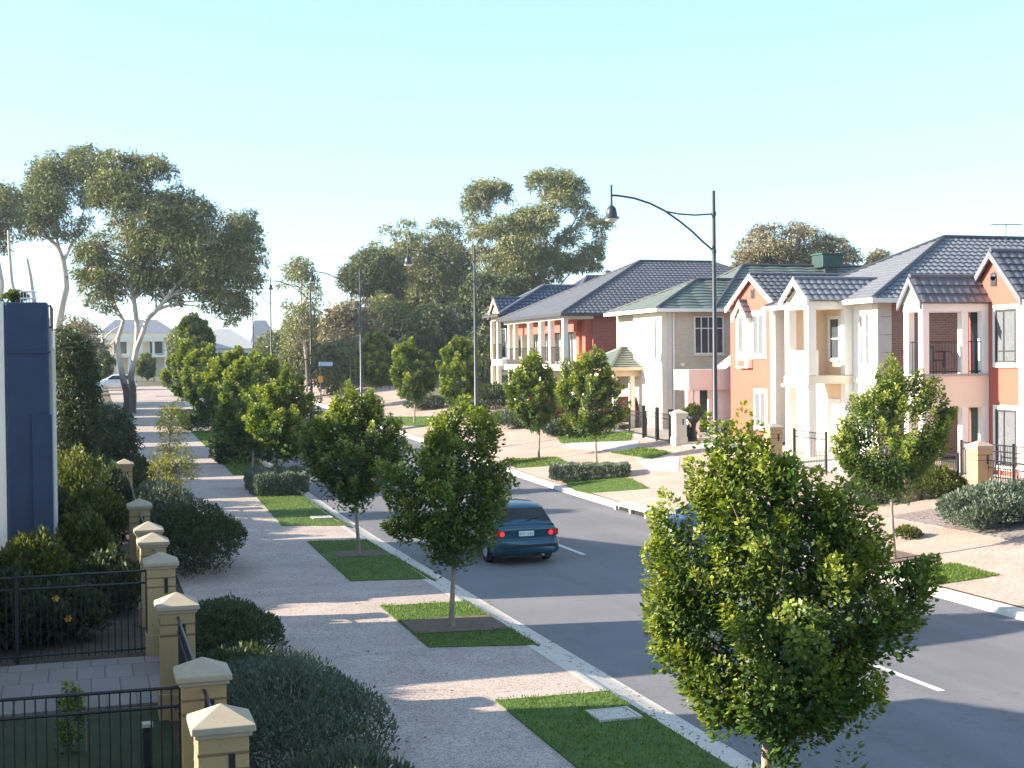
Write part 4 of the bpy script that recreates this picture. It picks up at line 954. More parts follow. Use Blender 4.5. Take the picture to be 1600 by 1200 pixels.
hip_roof(h4, c4 - .42, c4 + 8.0, 28.6, 46, e4 + .01, 62.4, 32.3, 43, zpx(1162, 416, u=62.4), M['tile_gn'], M['gutter'], gut=False, wave=1.2, sub=5)
w0, w1 = vx(1085, c4), vx(1131, c4)
window(h4, 'u', w0, w1, zpx(1108, 553, u=c4), zpx(1108, 494, u=c4), c4 + .03, mull=(.48, .74, .24), trans=(.68,), glass=M['glass'], sill=True)
for xa in (1011, 1024): window(h4, 'v', ux(xa + 5, 26.0), ux(xa, 26.0), 5.0, 6.9, 26.0, glass=M['peach'], fw=.05)
m = MB(); vd = vx(1052.5, c4); m.tube([(vd, c4 - .02, G5 - .4), (vd, c4 - .02, e4 - .15)], .05, 8); m.build('downpipe', M['white'], h4)
m = MB(); m.box(vx(1063, c4), vx(1069, c4), c4 - .06, c4 + .03, zpx(1066, 572, u=c4), zpx(1066, 567, u=c4)); m.build('wall_lamp', M['white'], h4)
p0, p1 = 61.2, 65.6; pe = zpx(975, 588, u=p0)
B(h4, 'porch_beam', 'peach', (24.6, 26.0, p0, p0 + .25, pe, pe + .42), (24.6, 24.85, p0 + .25, p1, pe, pe + .42))
for (vv, uu) in ((24.72, p0 + .12), (25.6, p0 + .12), (24.72, p1 - .12)): B(h4, 'porch_column', 'cream', (vv - .12, vv + .12, uu - .12, uu + .12, zg(uu, vv) - .1, pe), bevel=.01)
hip_roof(h4, p0 - .25, p1 + .25, 24.35, 28.5, pe + .43, 63.4, 25.9, 27.5, pe + 1.35, M['tile_gn'], M['tile_gn'], gut=M['peach'], wave=1.2, sub=4)
co = thing('roof_cooler', 'dark green evaporative cooler box on the sage green roof', 'cooler', (float(at_u(1293, 418, 62.0)[0]), 62.0, float(at_u(1293, 419, 62.0)[2])))
B(co, 'cabinet', 'coolgreen', (-.62, .62, -.55, .55, 0, .66), bevel=.06); B(co, 'lid', 'coolgreen', (-.67, .67, -.6, .6, .66, .76), bevel=.03)
q = MB()
for k in range(5): q.box(-.5, .5, -.565, -.55, .1 + .11 * k, .17 + .11 * k); q.box(-.635, -.62, -.45, .45, .1 + .11 * k, .17 + .11 * k)
q.build('louvre', M['door'], co); B(co, 'flue', 'gutter', (-.35, .35, -.35, .35, -.7, 0))

# --- red brick house
h5 = thing('red_brick_house', 'red brick house with a big charcoal hip roof and white verandah columns', 'house')
c5 = ux(928, 27.5); e5 = zpx(882, 490, 25.7); G6 = zg(74, 27) - .3
B(h5, 'side_wall', 'redbrick', (27.5, 43, c5, c5 + .3, G6, e5 - .02)); B(h5, 'front_wall', 'stonewall', (27.5, 27.8, c5 + .3, 82.8, G6, e5 - .02)); B(h5, 'back_wall', 'redbrick', (27.8, 43, 82.5, 82.8, G6, e5 - .02))
hip_roof(h5, c5 - .45, 83.2, 25.45, 45, e5, 77, 32.8, 37.6, zpx(1005, 409, u=77), M['tile_dk'], M['gutter'])
fl = e5 - 2.85
B(h5, 'balcony_floor', 'cream', (25.7, 27.5, c5, 82.8, fl - .35, fl)); B(h5, 'verandah_beam', 'white', (25.7, 25.95, c5, 82.8, e5 - .3, e5 - .02), (25.95, 27.5, c5, c5 + .25, e5 - .3, e5 - .02)); B(h5, 'lintel', 'orange', (26.4, 26.6, c5 + .3, 82.5, e5 - 1.0, e5 - .31))
for x in (829, 847, 862, 883):
    uu = max(c5 + .16, ux(x, 25.85))
    B(h5, 'column', 'white', (25.7, 26.0, uu - .15, uu + .15, G6, fl - .35), (25.7, 26.0, uu - .15, uu + .15, fl, e5 - .3), bevel=.012)
for x in (905, 915): B(h5, 'pier', 'orange', (27.1, 27.5, ux(x, 27.2) - .25, ux(x, 27.2) + .25, G6, e5 - .32))
for x in (838, 855, 872, 893): window(h5, 'v', ux(x, 27.5) - .5, ux(x, 27.5) + .5, fl + .1, fl + 2.1, 27.5, mull=(.5,), glass=M['glass'])
railing(h5, [(25.8, 82.5), (25.8, c5 + .3)], fl, fl + 1.0)

# --- far cream house with the small front gable
h6 = thing('cream_columned_house', 'cream house with slim columns and a navy roof behind the red brick house', 'house')
n6, f6 = ux(832, 27.0), ux(768, 25.8); e6 = zpx(790, 491, 25.8); G7 = zg(88, 27) - .3
n6 = 83.6
B(h6, 'front_wall', 'cream', (27.2, 27.5, n6, f6, G7, e6 - .02)); B(h6, 'side_wall', 'cream', (27.5, 40, n6, n6 + .3, G7, e6 - .02)); B(h6, 'back_wall', 'cream', (27.5, 40, f6 - .3, f6, G7, e6 - .02))
hip_roof(h6, n6 - .4, f6 + .5, 25.5, 40, e6, 85.4, vx(850, 85.4), 34, zpx(852, 447, u=85.4), M['tile_nv'], M['tile_bl'])
f_ = e6 - 2.9
B(h6, 'balcony_floor', 'white', (25.8, 27.2, n6, f6, f_ - .4, f_)); B(h6, 'beam', 'peach', (25.8, 26.0, n6, f6, e6 - .35, e6 - .02))
for x in (770, 779, 797, 806):
    uu = ux(x, 25.9); B(h6, 'column', 'cream', (25.8, 26.05, uu - .14, uu + .14, G7, f_ - .4), (25.8, 26.05, uu - .14, uu + .14, f_, e6 - .35), bevel=.01)
for x in (774, 788, 812): window(h6, 'v', ux(x, 27.2) - .55, ux(x, 27.2) + .55, f_ + .1, f_ + 2.1, 27.2, glass=M['glassdk'])
railing(h6, [(25.9, f6 - .2), (25.9, n6 + .2)], f_, f_ + 1.0)
g0_, g1_ = ux(784, 25.7), ux(767, 25.7); gable_roof(h6, g0_, g1_ + .2, 25.7, 30, e6 - .05, e6 + 1.1, M['tile_nv'], barge=M['peach']); m = MB(); gable_wall(m, g0_ + .1, g1_ + .1, 25.72, e6 - .05, e6 + .95, .1); m.build('gable', M['peach'], h6)
m = MB(); m.tube([(at_u(863, 467, 86.5)[0], 86.5, e6 + .6), (at_u(863, 467, 86.5)[0], 86.5, zpx(863, 455, u=86.5))], .08, 8); m.build('vent_pipe', M['white'], h6)
h7 = thing('navy_roofed_house', 'house whose dark navy ridge rises behind the charcoal roof', 'house')
n7 = 95.5; e7 = 8.0; B(h7, 'wall', 'cream', (34.5, 50, n7, 107, 2.2, e7)); hip_roof(h7, n7 - .4, 107.5, 34, 51, e7, 101.5, vx(918, 101.5), 46, zpx(925, 432, u=101.5), M['tile_nv'], M['tile_bl'])
window(h7, 'u', 38, 40, 5.4, 7.0, n7)
m = MB(); vq = float(at_u(949, 430, 100)[0]); m.tube([(vq, 100, 9.5), (vq, 100, zpx(949, 427, u=100))], .2, 10); m.lathe([(.32, 0), (.34, .3), (.2, .42), (0, .45)], (vq, 100, zpx(949, 427, u=100) - .2), 12); m.build('roof_vent', M['gutter'], h7)

# ------------------------------------------------------------------ left hand row houses (mostly beside and behind the frame; they shade the street)
def row_house(label, u0, u1, v0, ze, zr, wall='white', roof='tile_dk', back=-10.5, hip=False, g=.1, win=True):
    r = thing('row_house', label, 'house', (0, 0, 0), 0, 'row houses along the left side')
    gz = rise((u0 + u1) / 2) + g
    B(r, 'wall', wall, (back, v0, u0, u1, gz - .3, ze))
    if hip: hip_roof(r, u0 - .25, u1 + .25, back - .3, v0 + .3, ze, (u0 + u1) / 2, back + 2.2, v0 - 2.2, zr, M[roof])
    else:
        # ridge runs back from the street; the street gable looks toward +X
        mb = MB(); um = (u0 + u1) / 2; o = .3
        slope_tiles(mb, (back, u0 - .2, ze - .1), (v0 + o, u0 - .2, ze - .1), (back, um, zr), (v0 + o, um, zr)); slope_tiles(mb, (v0 + o, u1 + .2, ze - .1), (back, u1 + .2, ze - .1), (v0 + o, um, zr), (back, um, zr))
        ro = mb.build('roof', M[roof], r); c = MB(); c.tube([(back, um, zr + .04), (v0 + o, um, zr + .04)], .08, 7); c.build('ridge_cap', M[roof], ro)
        mb = MB(); gable_wall(mb, u0, u1, v0 - .12, ze, zr - .12); gable_wall(mb, u0, u1, back, ze, zr - .12); mb.build('gable', M[wall], r)
    if win:
        for z in (gz + .8, gz + 3.6):
            f = MB(); p = MB(); a, b_ = u0 + .9, u1 - .9
            for (q0, q1, w0_, w1_) in ((a, a + .08, z, z + 1.5), (b_ - .08, b_, z, z + 1.5), (a + .08, b_ - .08, z, z + .08), (a + .08, b_ - .08, z + 1.42, z + 1.5)): f.box(v0, v0 + .06, q0, q1, w0_, w1_)
            w = f.build('window', M['frame'], r); p.box(v0 + .001, v0 + .02, a + .08, b_ - .08, z + .08, z + 1.42); p.build('pane', M['glass'], w)
    return r
row_house('row house beside the camera, out of the picture on the left', -6, 12.6, -2.4, 5.6, 8.2, hip=True)
row_house('row house out of the picture behind the nearest black fence', 15.6, 19.2, -2.0, 5.3, 5.85)
row_house('gabled row house just out of the picture left of the paved driveway', 22.6, 26.0, -2.0, 5.6, 7.5)
r3 = row_house('row house with a tall dark blue side wall at the left edge', 30.2, 38.4, -2.2, 5.5, 7.6, wall='cream', hip=True)
B(r3, 'blade_wall', 'navy', (-1.56, -.72, 28.9, 29.6, 0, 6.28), bevel=.05); B(r3, 'blade_step', 'navy', (-1.54, -.69, 28.86, 29.64, 5.25, 5.29)); B(r3, 'blade_pier', 'navy', (-1.06, -.68, 28.82, 28.92, -.1, 4.0), bevel=.01)
B(r3, 'porch_wall', 'white', (-2.2, -1.57, 28.95, 32, 0, 6.3)); B(r3, 'trim', 'conc2', (-.719, -.67, 29.1, 29.8, 0, 5.75))
B(r3, 'balcony', 'white', (-1.55, -.66, 29.9, 32.2, 5.35, 5.72), (-.96, -.66, 31.8, 32.1, 0, 5.35)); railing(r3, [(-1.5, 30.0), (-.7, 30.0), (-.7, 32)], 5.72, 6.25, gap=.1); B(r3, 'balcony_screen', 'navy', (-1.3, -.72, 30.05, 30.1, 5.72, 6.0))
railing(r3, [(-1.25, 29.0), (-.95, 29.0)], 6.28, 6.5, gap=.06, mat=M['frame'])
row_house('row house hidden behind the tall dark garden tree', 50.5, 55.4, -3.2, 5.4, 7.4); row_house('third row house hidden behind the garden tree', 57.4, 62, -3.6, 5.4, 7.4, wall='cream')
row_house('distant row house on the left before the big gum', 65, 70.5, -4.2, 5.8, 7.9); row_house('farthest row house on the left before the big gum', 74, 80, -5, 6.2, 8.2, wall='cream')
for a_, b_ in ((86, 92.4), (95, 101), (103.6, 110)): row_house({86: 'nearest', 95: 'middle', 103.6: 'last'}[a_] + ' of three row houses hidden behind the blue wall', a_, b_, -6.4, 6.0 + rise(97), 8.0 + rise(97), back=-15)  # unseen houses added to cast shade bands on the far path
def lean(label, u0, u1, v0, v1, za, zb):  # unseen low blocks, roof heights set to shape sun strips on the path
    r = thing('garage', label, 'garage', (0, 0, 0), 0, 'low garages between the row houses'); m = MB(); m.prism_v([(u0, 0), (u1, 0), (u1, zb), (u0, za)], v0, v1); m.build('wall', M['white'], r)
    m = MB(); m.prism_v([(u0 - .05, za + .01), (u1 + .15, zb + .01), (u1 + .15, zb + .09), (u0 - .05, za + .09)], v0 - .1, v1 + .15); m.build('roof', M['gutter'], r); B(r, 'garage_door', 'garage', (v1, v1 + .04, u0 + .3, u1 - .3, .1, min(za, zb) - .25))
lean('low garage out of the picture on the near side of the blue wall', 19.3, 22.3, -8, -2.2, 2.9, 1.45); lean('low garage hidden behind the blue wall', 26.2, 28.8, -8, -2.3, 2.7, 1.2)

# ------------------------------------------------------------------ far houses at the end of the street
def far_house(label, px0, px1, ybase, yeave, yridge, u, depth, wall, roof, rp=(.25, .75)):
    r = thing('far_house', label, 'house', (0, 0, 0), 0, 'far houses at the end of the street'); a, b_ = vx(px0, u), vx(px1, u); zb, ze, zr = zpx(px0, ybase, u=u) - .5, zpx(px0, yeave, u=u), zpx(px0, yridge, u=u)
    B(r, 'wall', wall, (a, b_, u, u + depth, min(zb, zg(u, 5)) - .3, ze)); mb = MB(); A, Bq, C, Dd = (a - .4, u - .4, ze), (b_ + .4, u - .4, ze), (b_ + .4, u + depth + .4, ze), (a - .4, u + depth + .4, ze); R0, R1 = (a + (b_ - a) * rp[0], u + depth / 2, zr), (a + (b_ - a) * rp[1], u + depth / 2, zr)
    mb.add([A, Bq, C, Dd, R0, R1], [(0, 1, 5, 4), (1, 2, 5), (2, 3, 4, 5), (3, 0, 4), (0, 3, 2, 1)]); mb.build('roof', M[roof], r)
    n = max(2, int((b_ - a) / 3.2))
    for k in range(n): w = a + (b_ - a) * (k + .3) / n; window(r, 'u', w, w + (b_ - a) / n * .4, zb + (ze - zb) * .55, zb + (ze - zb) * .85, u, fw=.12)
    return r, a, b_, zb, ze
r, a, b_, zb, ze = far_house('pale two storey house seen between the big gum trunks', 160, 272, 590, 520, 497, 185, 14, 'cream', 'tile_bl', (.2, .8))
for k in range(6): vv = a + (b_ - a) * (k + .2) / 6; B(r, 'column', 'white', (vv - .15, vv + .15, 182.6, 182.9, zb, ze - 1.2))
B(r, 'balcony', 'white', (a, b_, 182.5, 185, (zb + ze) / 2 - .1, (zb + ze) / 2 + .15), (a, b_, 182.5, 185, ze - 1.2, ze - .9))
far_house('low grey roofed house left of the slender gum', 318, 402, 575, 545, 512, 190, 14, 'cream', 'conc2', (.3, .6)); far_house('blue grey roofed house behind the fifth street lamp', 394, 440, 565, 545, 498, 215, 16, 'cream', 'tile_bl', (.3, .7))
far_house('pink walled house behind the left garden trees', 100, 158, 585, 535, 512, 205, 14, 'stonewall', 'conc2', (.3, .7)); far_house('small white house right of the pale two storey house', 262, 300, 590, 545, 530, 230, 12, 'peach', 'tile_bl', (.3, .7))
# ------------------------------------------------------------------ street trees
ST = 'young street trees in the verges'
T1 = [(1119, 632), (1135, 640), (1150, 660), (1172, 622), (1190, 650), (1200, 690), (1222, 720), (1240, 690), (1262, 735), (1288, 722), (1312, 745), (1345, 760), (1372, 800), (1388, 835), (1388, 890), (1410, 905), (1440, 872), (1462, 856), (1466, 880), (1445, 930), (1425, 972), (1390, 985), (1372, 1000), (1366, 1020), (1362, 1040), (1384, 1050), (1380, 1085), (1350, 1105), (1315, 1135), (1290, 1118), (1245, 1146), (1205, 1150), (1180, 1125), (1150, 1136), (1105, 1110), (1078, 1090), (1055, 1040), (1022, 1010), (1025, 985), (1000, 942), (1018, 900), (1008, 860), (1015, 815), (1030, 757), (1050, 775), (1062, 800), (1080, 770), (1085, 740), (1058, 712), (1100, 715), (1105, 670)]
street_tree('largest street tree nearest the camera with glossy leaves and one long right branch', on(6.32, 11.75), T1, 3, wid=1.03, n=125, r=.33, dens=260, trunk_r=.068, L=.07, W=.043, holes=[(1265, 765, 14), (1370, 960, 10), (1330, 1040, 16), (1075, 820, 8)], clear=1.5, slen=.3)
T2 = [(735, 602), (752, 625), (770, 640), (775, 670), (768, 700), (800, 705), (785, 735), (790, 770), (775, 800), (765, 840), (740, 850), (715, 857), (690, 850), (665, 858), (655, 840), (625, 835), (600, 825), (620, 800), (612, 770), (600, 715), (625, 695), (650, 690), (672, 650), (700, 640), (715, 625)]
street_tree('dark street tree standing left of the teal car', on(6.3, 23.6), T2, 5, wid=1.12, n=62, r=.36, dens=190, L=.085, W=.052)
T3 = [(540, 590), (560, 612), (580, 600), (600, 640), (620, 650), (632, 690), (618, 720), (600, 745), (590, 765), (560, 775), (530, 770), (500, 745), (485, 735), (468, 712), (480, 690), (472, 670), (505, 640), (520, 630), (525, 605)]
street_tree('shaded street tree in the second lawn patch with a lit top', on(6.45, 33.4), T3, 8, wid=1.1, n=58, r=.4, dens=160, L=.1, W=.06)
T4 = [(450, 565), (470, 585), (475, 610), (500, 620), (503, 650), (490, 680), (470, 702), (440, 705), (410, 700), (385, 670), (380, 655), (400, 625), (405, 600), (430, 590)]
street_tree('sunlit street tree rising from the clipped grey hedge', on(6.47, 49.0), T4, 11, n=46, r=.48, dens=110, L=.13, W=.075)
street_tree('street tree with a grey trunk just left of the hedge tree', on(6.6, 57), [(395, 548), (425, 555), (442, 580), (440, 620), (430, 660), (415, 690), (385, 690), (345, 690), (330, 660), (345, 620), (350, 580), (372, 560)], 12, n=40, r=.55, dens=90, L=.15, W=.085)
street_tree('street tree above the dark hedge with two crossing trunks', on(6.7, 66), [(350, 545), (375, 540), (400, 545), (410, 570), (400, 640), (370, 665), (335, 650), (315, 610), (320, 575), (335, 555)], 13, n=36, r=.6, dens=80, L=.17, W=.095)
street_tree('bushy street tree in the middle of the left row', on(6.9, 77), [(320, 535), (345, 540), (355, 570), (350, 620), (330, 645), (300, 640), (285, 600), (290, 560)], 14, n=30, r=.65, dens=70, L=.2, W=.11)
street_tree('street tree at the left end of the far row', on(6.8, 92), [(280, 532), (300, 528), (325, 535), (330, 570), (320, 610), (295, 622), (262, 610), (250, 588), (262, 560)], 15, n=30, r=.75, dens=60, L=.22, W=.12)
street_tree('tall pale topped tree behind the far left street row', on(9.5, 110), [(285, 500), (300, 485), (320, 500), (335, 525), (330, 555), (290, 560), (275, 530)], 16, n=40, r=.9, dens=50, L=.26, W=.14)
street_tree('small bright tree beneath the pale far house', on(7, 150), [(215, 555), (232, 550), (245, 565), (240, 585), (215, 585)], 17, n=14, r=.9, dens=40, L=.3, W=.16, group='small far street trees'); street_tree('small bright tree left of the big gum trunk', on(1.5, 150), [(148, 550), (165, 545), (178, 560), (175, 585), (150, 588)], 18, n=14, r=.9, dens=40, L=.3, W=.16, group='small far street trees')
R1 = [(1392, 548), (1405, 575), (1420, 590), (1440, 570), (1462, 585), (1475, 605), (1495, 640), (1480, 690), (1465, 715), (1440, 740), (1410, 745), (1392, 765), (1365, 750), (1340, 745), (1315, 720), (1298, 700), (1310, 660), (1328, 640), (1335, 610), (1360, 600), (1375, 570)]
b1 = g_at(1395, 878); street_tree('street tree at the right kerb before the orange house', b1, R1, 21, n=66, r=.4, dens=190, L=.085, W=.05, clear=1.6)
b2 = g_at(932, 728); street_tree('street tree behind the low grey hedge on the right', b2, [(935, 538), (955, 575), (968, 590), (985, 620), (980, 650), (955, 670), (925, 672), (895, 660), (878, 640), (870, 600), (885, 560), (910, 550)], 22, n=48, r=.45, dens=120, L=.12, W=.07)
b3 = g_at(843, 720); street_tree('slender street tree between the red car and the road', b3, [(835, 543), (855, 570), (865, 580), (875, 610), (868, 650), (845, 665), (815, 660), (795, 645), (788, 600), (800, 575), (818, 560)], 23, n=44, r=.48, dens=110, L=.13, W=.075)
b4 = g_at(648, 662); street_tree('thin street tree with a pale trunk far along the right path', b4, [(640, 522), (655, 545), (670, 550), (682, 580), (675, 610), (650, 622), (625, 620), (612, 590), (615, 545), (630, 530)], 24, n=36, r=.6, dens=80, L=.17, W=.095)
street_tree('street tree beside the base of the second street lamp', (lambda p: (p[0], p[1], p[2]))(g_at(716, 658)), [(710, 525), (735, 530), (748, 560), (748, 600), (735, 628), (705, 632), (688, 610), (682, 570), (692, 540)], 25, n=36, r=.6, dens=80, L=.17, W=.095)
street_tree('leftmost street tree of the far right row', on(17.6, 93), [(585, 515), (605, 525), (620, 550), (625, 580), (605, 600), (570, 595), (555, 575), (560, 540), (572, 522)], 26, n=30, r=.7, dens=65, L=.2, W=.11)
# ------------------------------------------------------------------ gums
gb = g_at(203, 646)
GL = [(140, 300), (150, 255), (165, 228), (205, 240), (240, 238), (270, 255), (285, 290), (310, 298), (330, 318), (370, 308), (400, 325), (407, 370), (420, 400), (410, 440), (402, 470), (385, 500), (355, 512), (330, 490), (300, 492), (270, 478), (240, 470), (200, 458), (172, 500), (142, 482), (122, 450), (110, 415), (125, 380), (135, 350)]
gum_tree('gum_tree', 'big left gum with forked white trunks and a wide dark crown', gb, GL, [([(207, 650), (208, 620), (204, 590), (213, 545), (211, 480), (206, 420), (198, 380)], .27, .09, 0, 0), ([(212, 548), (232, 500), (264, 468), (300, 430), (335, 385)], .19, .06, 0, -1.5), ([(208, 470), (225, 400), (240, 340), (230, 290)], .16, .05, 0, 1), ([(193, 645), (192, 610), (183, 575), (176, 530), (184, 500), (168, 470)], .27, .09, .6, 1.5), ([(176, 530), (150, 560), (140, 552), (165, 522), (183, 510)], .05, .05, .6, .6), ([(300, 430), (345, 440), (385, 430)], .08, .03, -1.5, -1)],
         31, n=225, r=.98, dens=175, L=.3, W=.095, holes=[(160, 342, 17), (187, 382, 13), (245, 295, 11), (215, 345, 10), (345, 340, 13), (255, 410, 9), (180, 415, 11), (372, 330, 10), (300, 470, 12), (215, 275, 6)], depth=.65, maxd=3.6)
gum_tree('gum_tree', 'left gum with a bare pinkish trunk and high rounded crown', on(-3.6, 118), [(33, 365), (38, 300), (58, 248), (85, 238), (105, 250), (120, 225), (150, 228), (162, 260), (158, 320), (140, 350), (115, 400), (100, 380), (75, 375), (50, 378)], [([(84, 560), (92, 500), (103, 450), (99, 410), (90, 385), (70, 365)], .42, .12, 0, 0), ([(99, 410), (120, 370), (130, 330)], .16, .05, 0, 0), ([(92, 385), (80, 340), (70, 300)], .12, .05, 0, 0)], 32, n=70, r=1.3, dens=110, L=.36, W=.11, holes=[(110, 300, 9), (100, 345, 9), (125, 335, 8)], depth=.7, bark=M['gumbark'])
gum_tree('gum_tree', 'gum cut by the left picture edge above the blue wall', on(-8.5, 112), [(-60, 310), (-20, 280), (10, 285), (32, 300), (36, 345), (22, 385), (0, 410), (-40, 420), (-70, 380)], [([(-5, 570), (0, 480), (-5, 400), (-10, 350)], .3, .1, 0, 0)], 33, n=34, r=1.2, dens=110, L=.36, W=.11)
def snag(label, pts, u):
    base = on(float(at_u(*pts[0], u)[0]), u); r = thing('dead_tree', label, 'tree', base, 0, 'bare dead trunks behind the blue wall'); m = MB(); d = float((np.array(base) - EYE) @ FWD)
    q = [to_world(np.array([[x, 0, z]]))[0] for x, z in px_local(pts, base)]; m.tube([(q[0][0], q[0][1], -.1)] + q, [.2] + [.17 - .12 * i / len(q) for i in range(len(q))], 8); m.build('trunk', M['gumbark'], r); return r
snag('bare curved trunk above the left end of the blue wall', [(24, 470), (18, 440), (15, 400), (13, 360)], 105); r = snag('bare forked stump beside the small roof railing', [(52, 470), (47, 430), (42, 404)], 100)
GR = [(574, 440), (576, 385), (600, 348), (622, 338), (645, 345), (668, 348), (690, 335), (715, 345), (728, 362), (742, 400), (752, 450), (742, 520), (690, 545), (640, 540), (600, 520), (580, 480)]
gum_tree('gum_tree', 'tall olive gum with pale trunks behind the second street lamp', (float(at_u(668, 590, 138)[0]), 138, zg(138, 40)), GR, [([(668, 600), (666, 540), (668, 490), (675, 450), (690, 415), (702, 398)], .32, .1, 0, 0), ([(640, 600), (634, 500), (627, 450), (624, 410)], .26, .08, -1, -1), ([(672, 470), (655, 420), (650, 380)], .12, .05, 0, 0)], 34, n=110, r=1.5, dens=95, mat=L_GU2, L=.42, W=.13, maxd=6, holes=[(618, 372, 5), (665, 365, 6)])
GC = [(722, 312), (738, 285), (760, 275), (785, 280), (800, 292), (830, 270), (870, 260), (905, 268), (922, 305), (930, 340), (965, 330), (968, 348), (945, 365), (945, 390), (935, 430), (915, 440), (880, 428), (860, 470), (820, 478), (780, 470), (752, 440), (738, 400), (726, 352)]
gum_tree('gum_tree', 'open crowned gum rising behind the navy roof', (float(at_u(840, 585, 128)[0]), 128, zg(128, 50)), GC, [([(842, 600), (843, 520), (838, 450), (825, 400), (835, 350), (850, 310)], .36, .1, 0, 0), ([(838, 450), (865, 400), (890, 360), (905, 320)], .18, .05, 0, 1), ([(830, 420), (800, 390), (770, 350), (750, 310)], .16, .05, 0, -1), ([(842, 480), (880, 440), (910, 410)], .12, .04, 0, 0)], 35, n=135, r=1.3, dens=130, L=.38, W=.12, maxd=5,
         holes=[(803, 318, 15), (832, 312, 16), (775, 335, 6), (880, 345, 15), (905, 385, 12), (800, 365, 9), (925, 375, 8), (855, 380, 7), (770, 385, 6)], mat=L_GU2)
gum_tree('gum_tree', 'dark flat topped tree left of the olive gum', (float(at_u(590, 590, 128)[0]), 128, zg(128, 35)), [(522, 452), (530, 425), (560, 395), (590, 383), (615, 395), (635, 420), (628, 465), (600, 480), (565, 470), (545, 462)], [([(592, 600), (590, 520), (588, 460), (585, 420)], .3, .1, 0, 0)], 36, n=44, r=1.3, dens=150, mat=L_PIN, L=.36, W=.11, bark=M['gumdark'])
gum_tree('gum_tree', 'slender pale gum beside the fourth street lamp', (float(at_u(480, 590, 122)[0]), 122, zg(122, 20)), [(434, 455), (440, 420), (458, 400), (480, 402), (495, 425), (502, 470), (500, 510), (512, 545), (470, 540), (455, 560), (440, 530), (446, 490)], [([(482, 605), (479, 560), (472, 510), (470, 450), (468, 420)], .2, .06, 0, 0)], 37, n=42, r=1.0, dens=80, L=.36, W=.11, holes=[(470, 470, 8), (452, 455, 5)], mat=L_GU2)
WD = [('brown leaved thicket tree beyond the slender gum', [(505, 500), (530, 470), (570, 465), (590, 500), (590, 575), (560, 600), (515, 590), (500, 545)], 118, L_OLV), ('pale olive tree in the wood behind the third street lamp', [(575, 470), (600, 455), (630, 475), (645, 520), (640, 580), (595, 595), (570, 560)], 124, L_GU2), ('dark tree in the middle of the wood', [(630, 500), (660, 470), (700, 480), (730, 520), (735, 590), (680, 610), (635, 590)], 120, L_PIN), ('broad dark tree behind the second street lamp', [(700, 490), (730, 430), (770, 415), (815, 430), (840, 465), (830, 520), (775, 560), (765, 610), (720, 600)], 122, L_PIN), ('dark bushy tree at the left edge of the wood', [(495, 545), (520, 530), (555, 545), (560, 600), (520, 615), (490, 600)], 108, L_PIN), ('olive thicket tree between the fourth lamp and the wood', [(440, 530), (450, 495), (470, 490), (500, 500), (512, 560), (480, 600), (440, 590)], 135, L_GUM), ('low brownish tree beneath the flat topped tree', [(560, 540), (600, 525), (640, 545), (640, 610), (590, 620), (555, 605)], 112, L_OLV), ('loose olive tree screening the far pale house on its right', [(270, 520), (290, 505), (318, 512), (330, 545), (320, 575), (280, 575), (265, 550)], 150, L_GUM), ('grey green tree behind the far blue grey roof', [(400, 530), (430, 515), (450, 520), (462, 570), (430, 600), (400, 590)], 160, L_GUM), ('dark tree hiding the foot of the navy roofed house', [(735, 520), (765, 500), (768, 600), (750, 640), (728, 620)], 104, L_PIN)]
for i, (lb, poly, u, mt) in enumerate(WD):
    cx = sum(p[0] for p in poly) / len(poly); gum_tree('woodland_tree', lb, (float(at_u(cx, 590, u)[0]), u, zg(u, 30)), poly, [([(cx, 612), (cx + 3, 560), (cx - 2, 520)], .22, .08, 0, 0)], 60 + i, n=46, r=1.35, dens=120, mat=mt, L=.42, W=.15, bark=M['gumdark'], group='woodland trees between the street and the houses', maxd=4)
gum_tree('bronze_tree', 'bronze leaved round tree above the sage green roof', (float(at_u(1235, 560, 92)[0]), 92, 3.2), [(1140, 425), (1148, 385), (1178, 350), (1205, 350), (1228, 337), (1262, 352), (1285, 362), (1312, 368), (1340, 390), (1342, 425), (1300, 440), (1200, 440)], [([(1240, 560), (1238, 470), (1236, 420)], .35, .12, 0, 0)], 38, n=70, r=.95, dens=170, mat=L_OLV, L=.26, W=.09, maxd=4, group='round trees behind the houses'); gum_tree('bronze_tree', 'small bronze tree crown right of the roof cooler', (float(at_u(1372, 560, 92)[0]), 92, 3.2), [(1345, 425), (1355, 398), (1378, 387), (1395, 398), (1398, 425)], [([(1372, 560), (1372, 430)], .25, .1, 0, 0)], 39, n=18, r=.8, dens=170, mat=L_OLV, L=.26, W=.09, group='round trees behind the houses')
# ------------------------------------------------------------------ left garden
gt = on(.15, 44); gum_tree('garden_tree', 'tall dark garden tree right of the blue wall', gt, [(82, 515), (100, 505), (120, 520), (140, 540), (150, 590), (155, 640), (150, 720), (120, 745), (84, 740)], [([(120, 800), (122, 720), (118, 640), (112, 560)], .12, .04, 0, 0), ([(122, 720), (140, 660), (138, 600)], .08, .03, 0, 0)], 41, n=80, r=.5, dens=620, mat=L_SH, L=.15, W=.05, bark=M['gumdark'], group='garden trees on the left', maxd=1.6, lscale=.4)
gum_tree('garden_tree', 'dark bushy garden tree in front of the big gum trunk', on(1.3, 50), [(150, 640), (175, 628), (200, 640), (215, 690), (212, 735), (180, 745), (150, 730)], [([(172, 790), (170, 730), (178, 680)], .1, .04, 0, 0), ([(172, 740), (160, 690)], .07, .03, 0, 0)], 42, n=44, r=.45, dens=620, mat=L_SH, L=.14, W=.05, bark=M['gumbark'], group='garden trees on the left', maxd=1.2, lscale=.4)
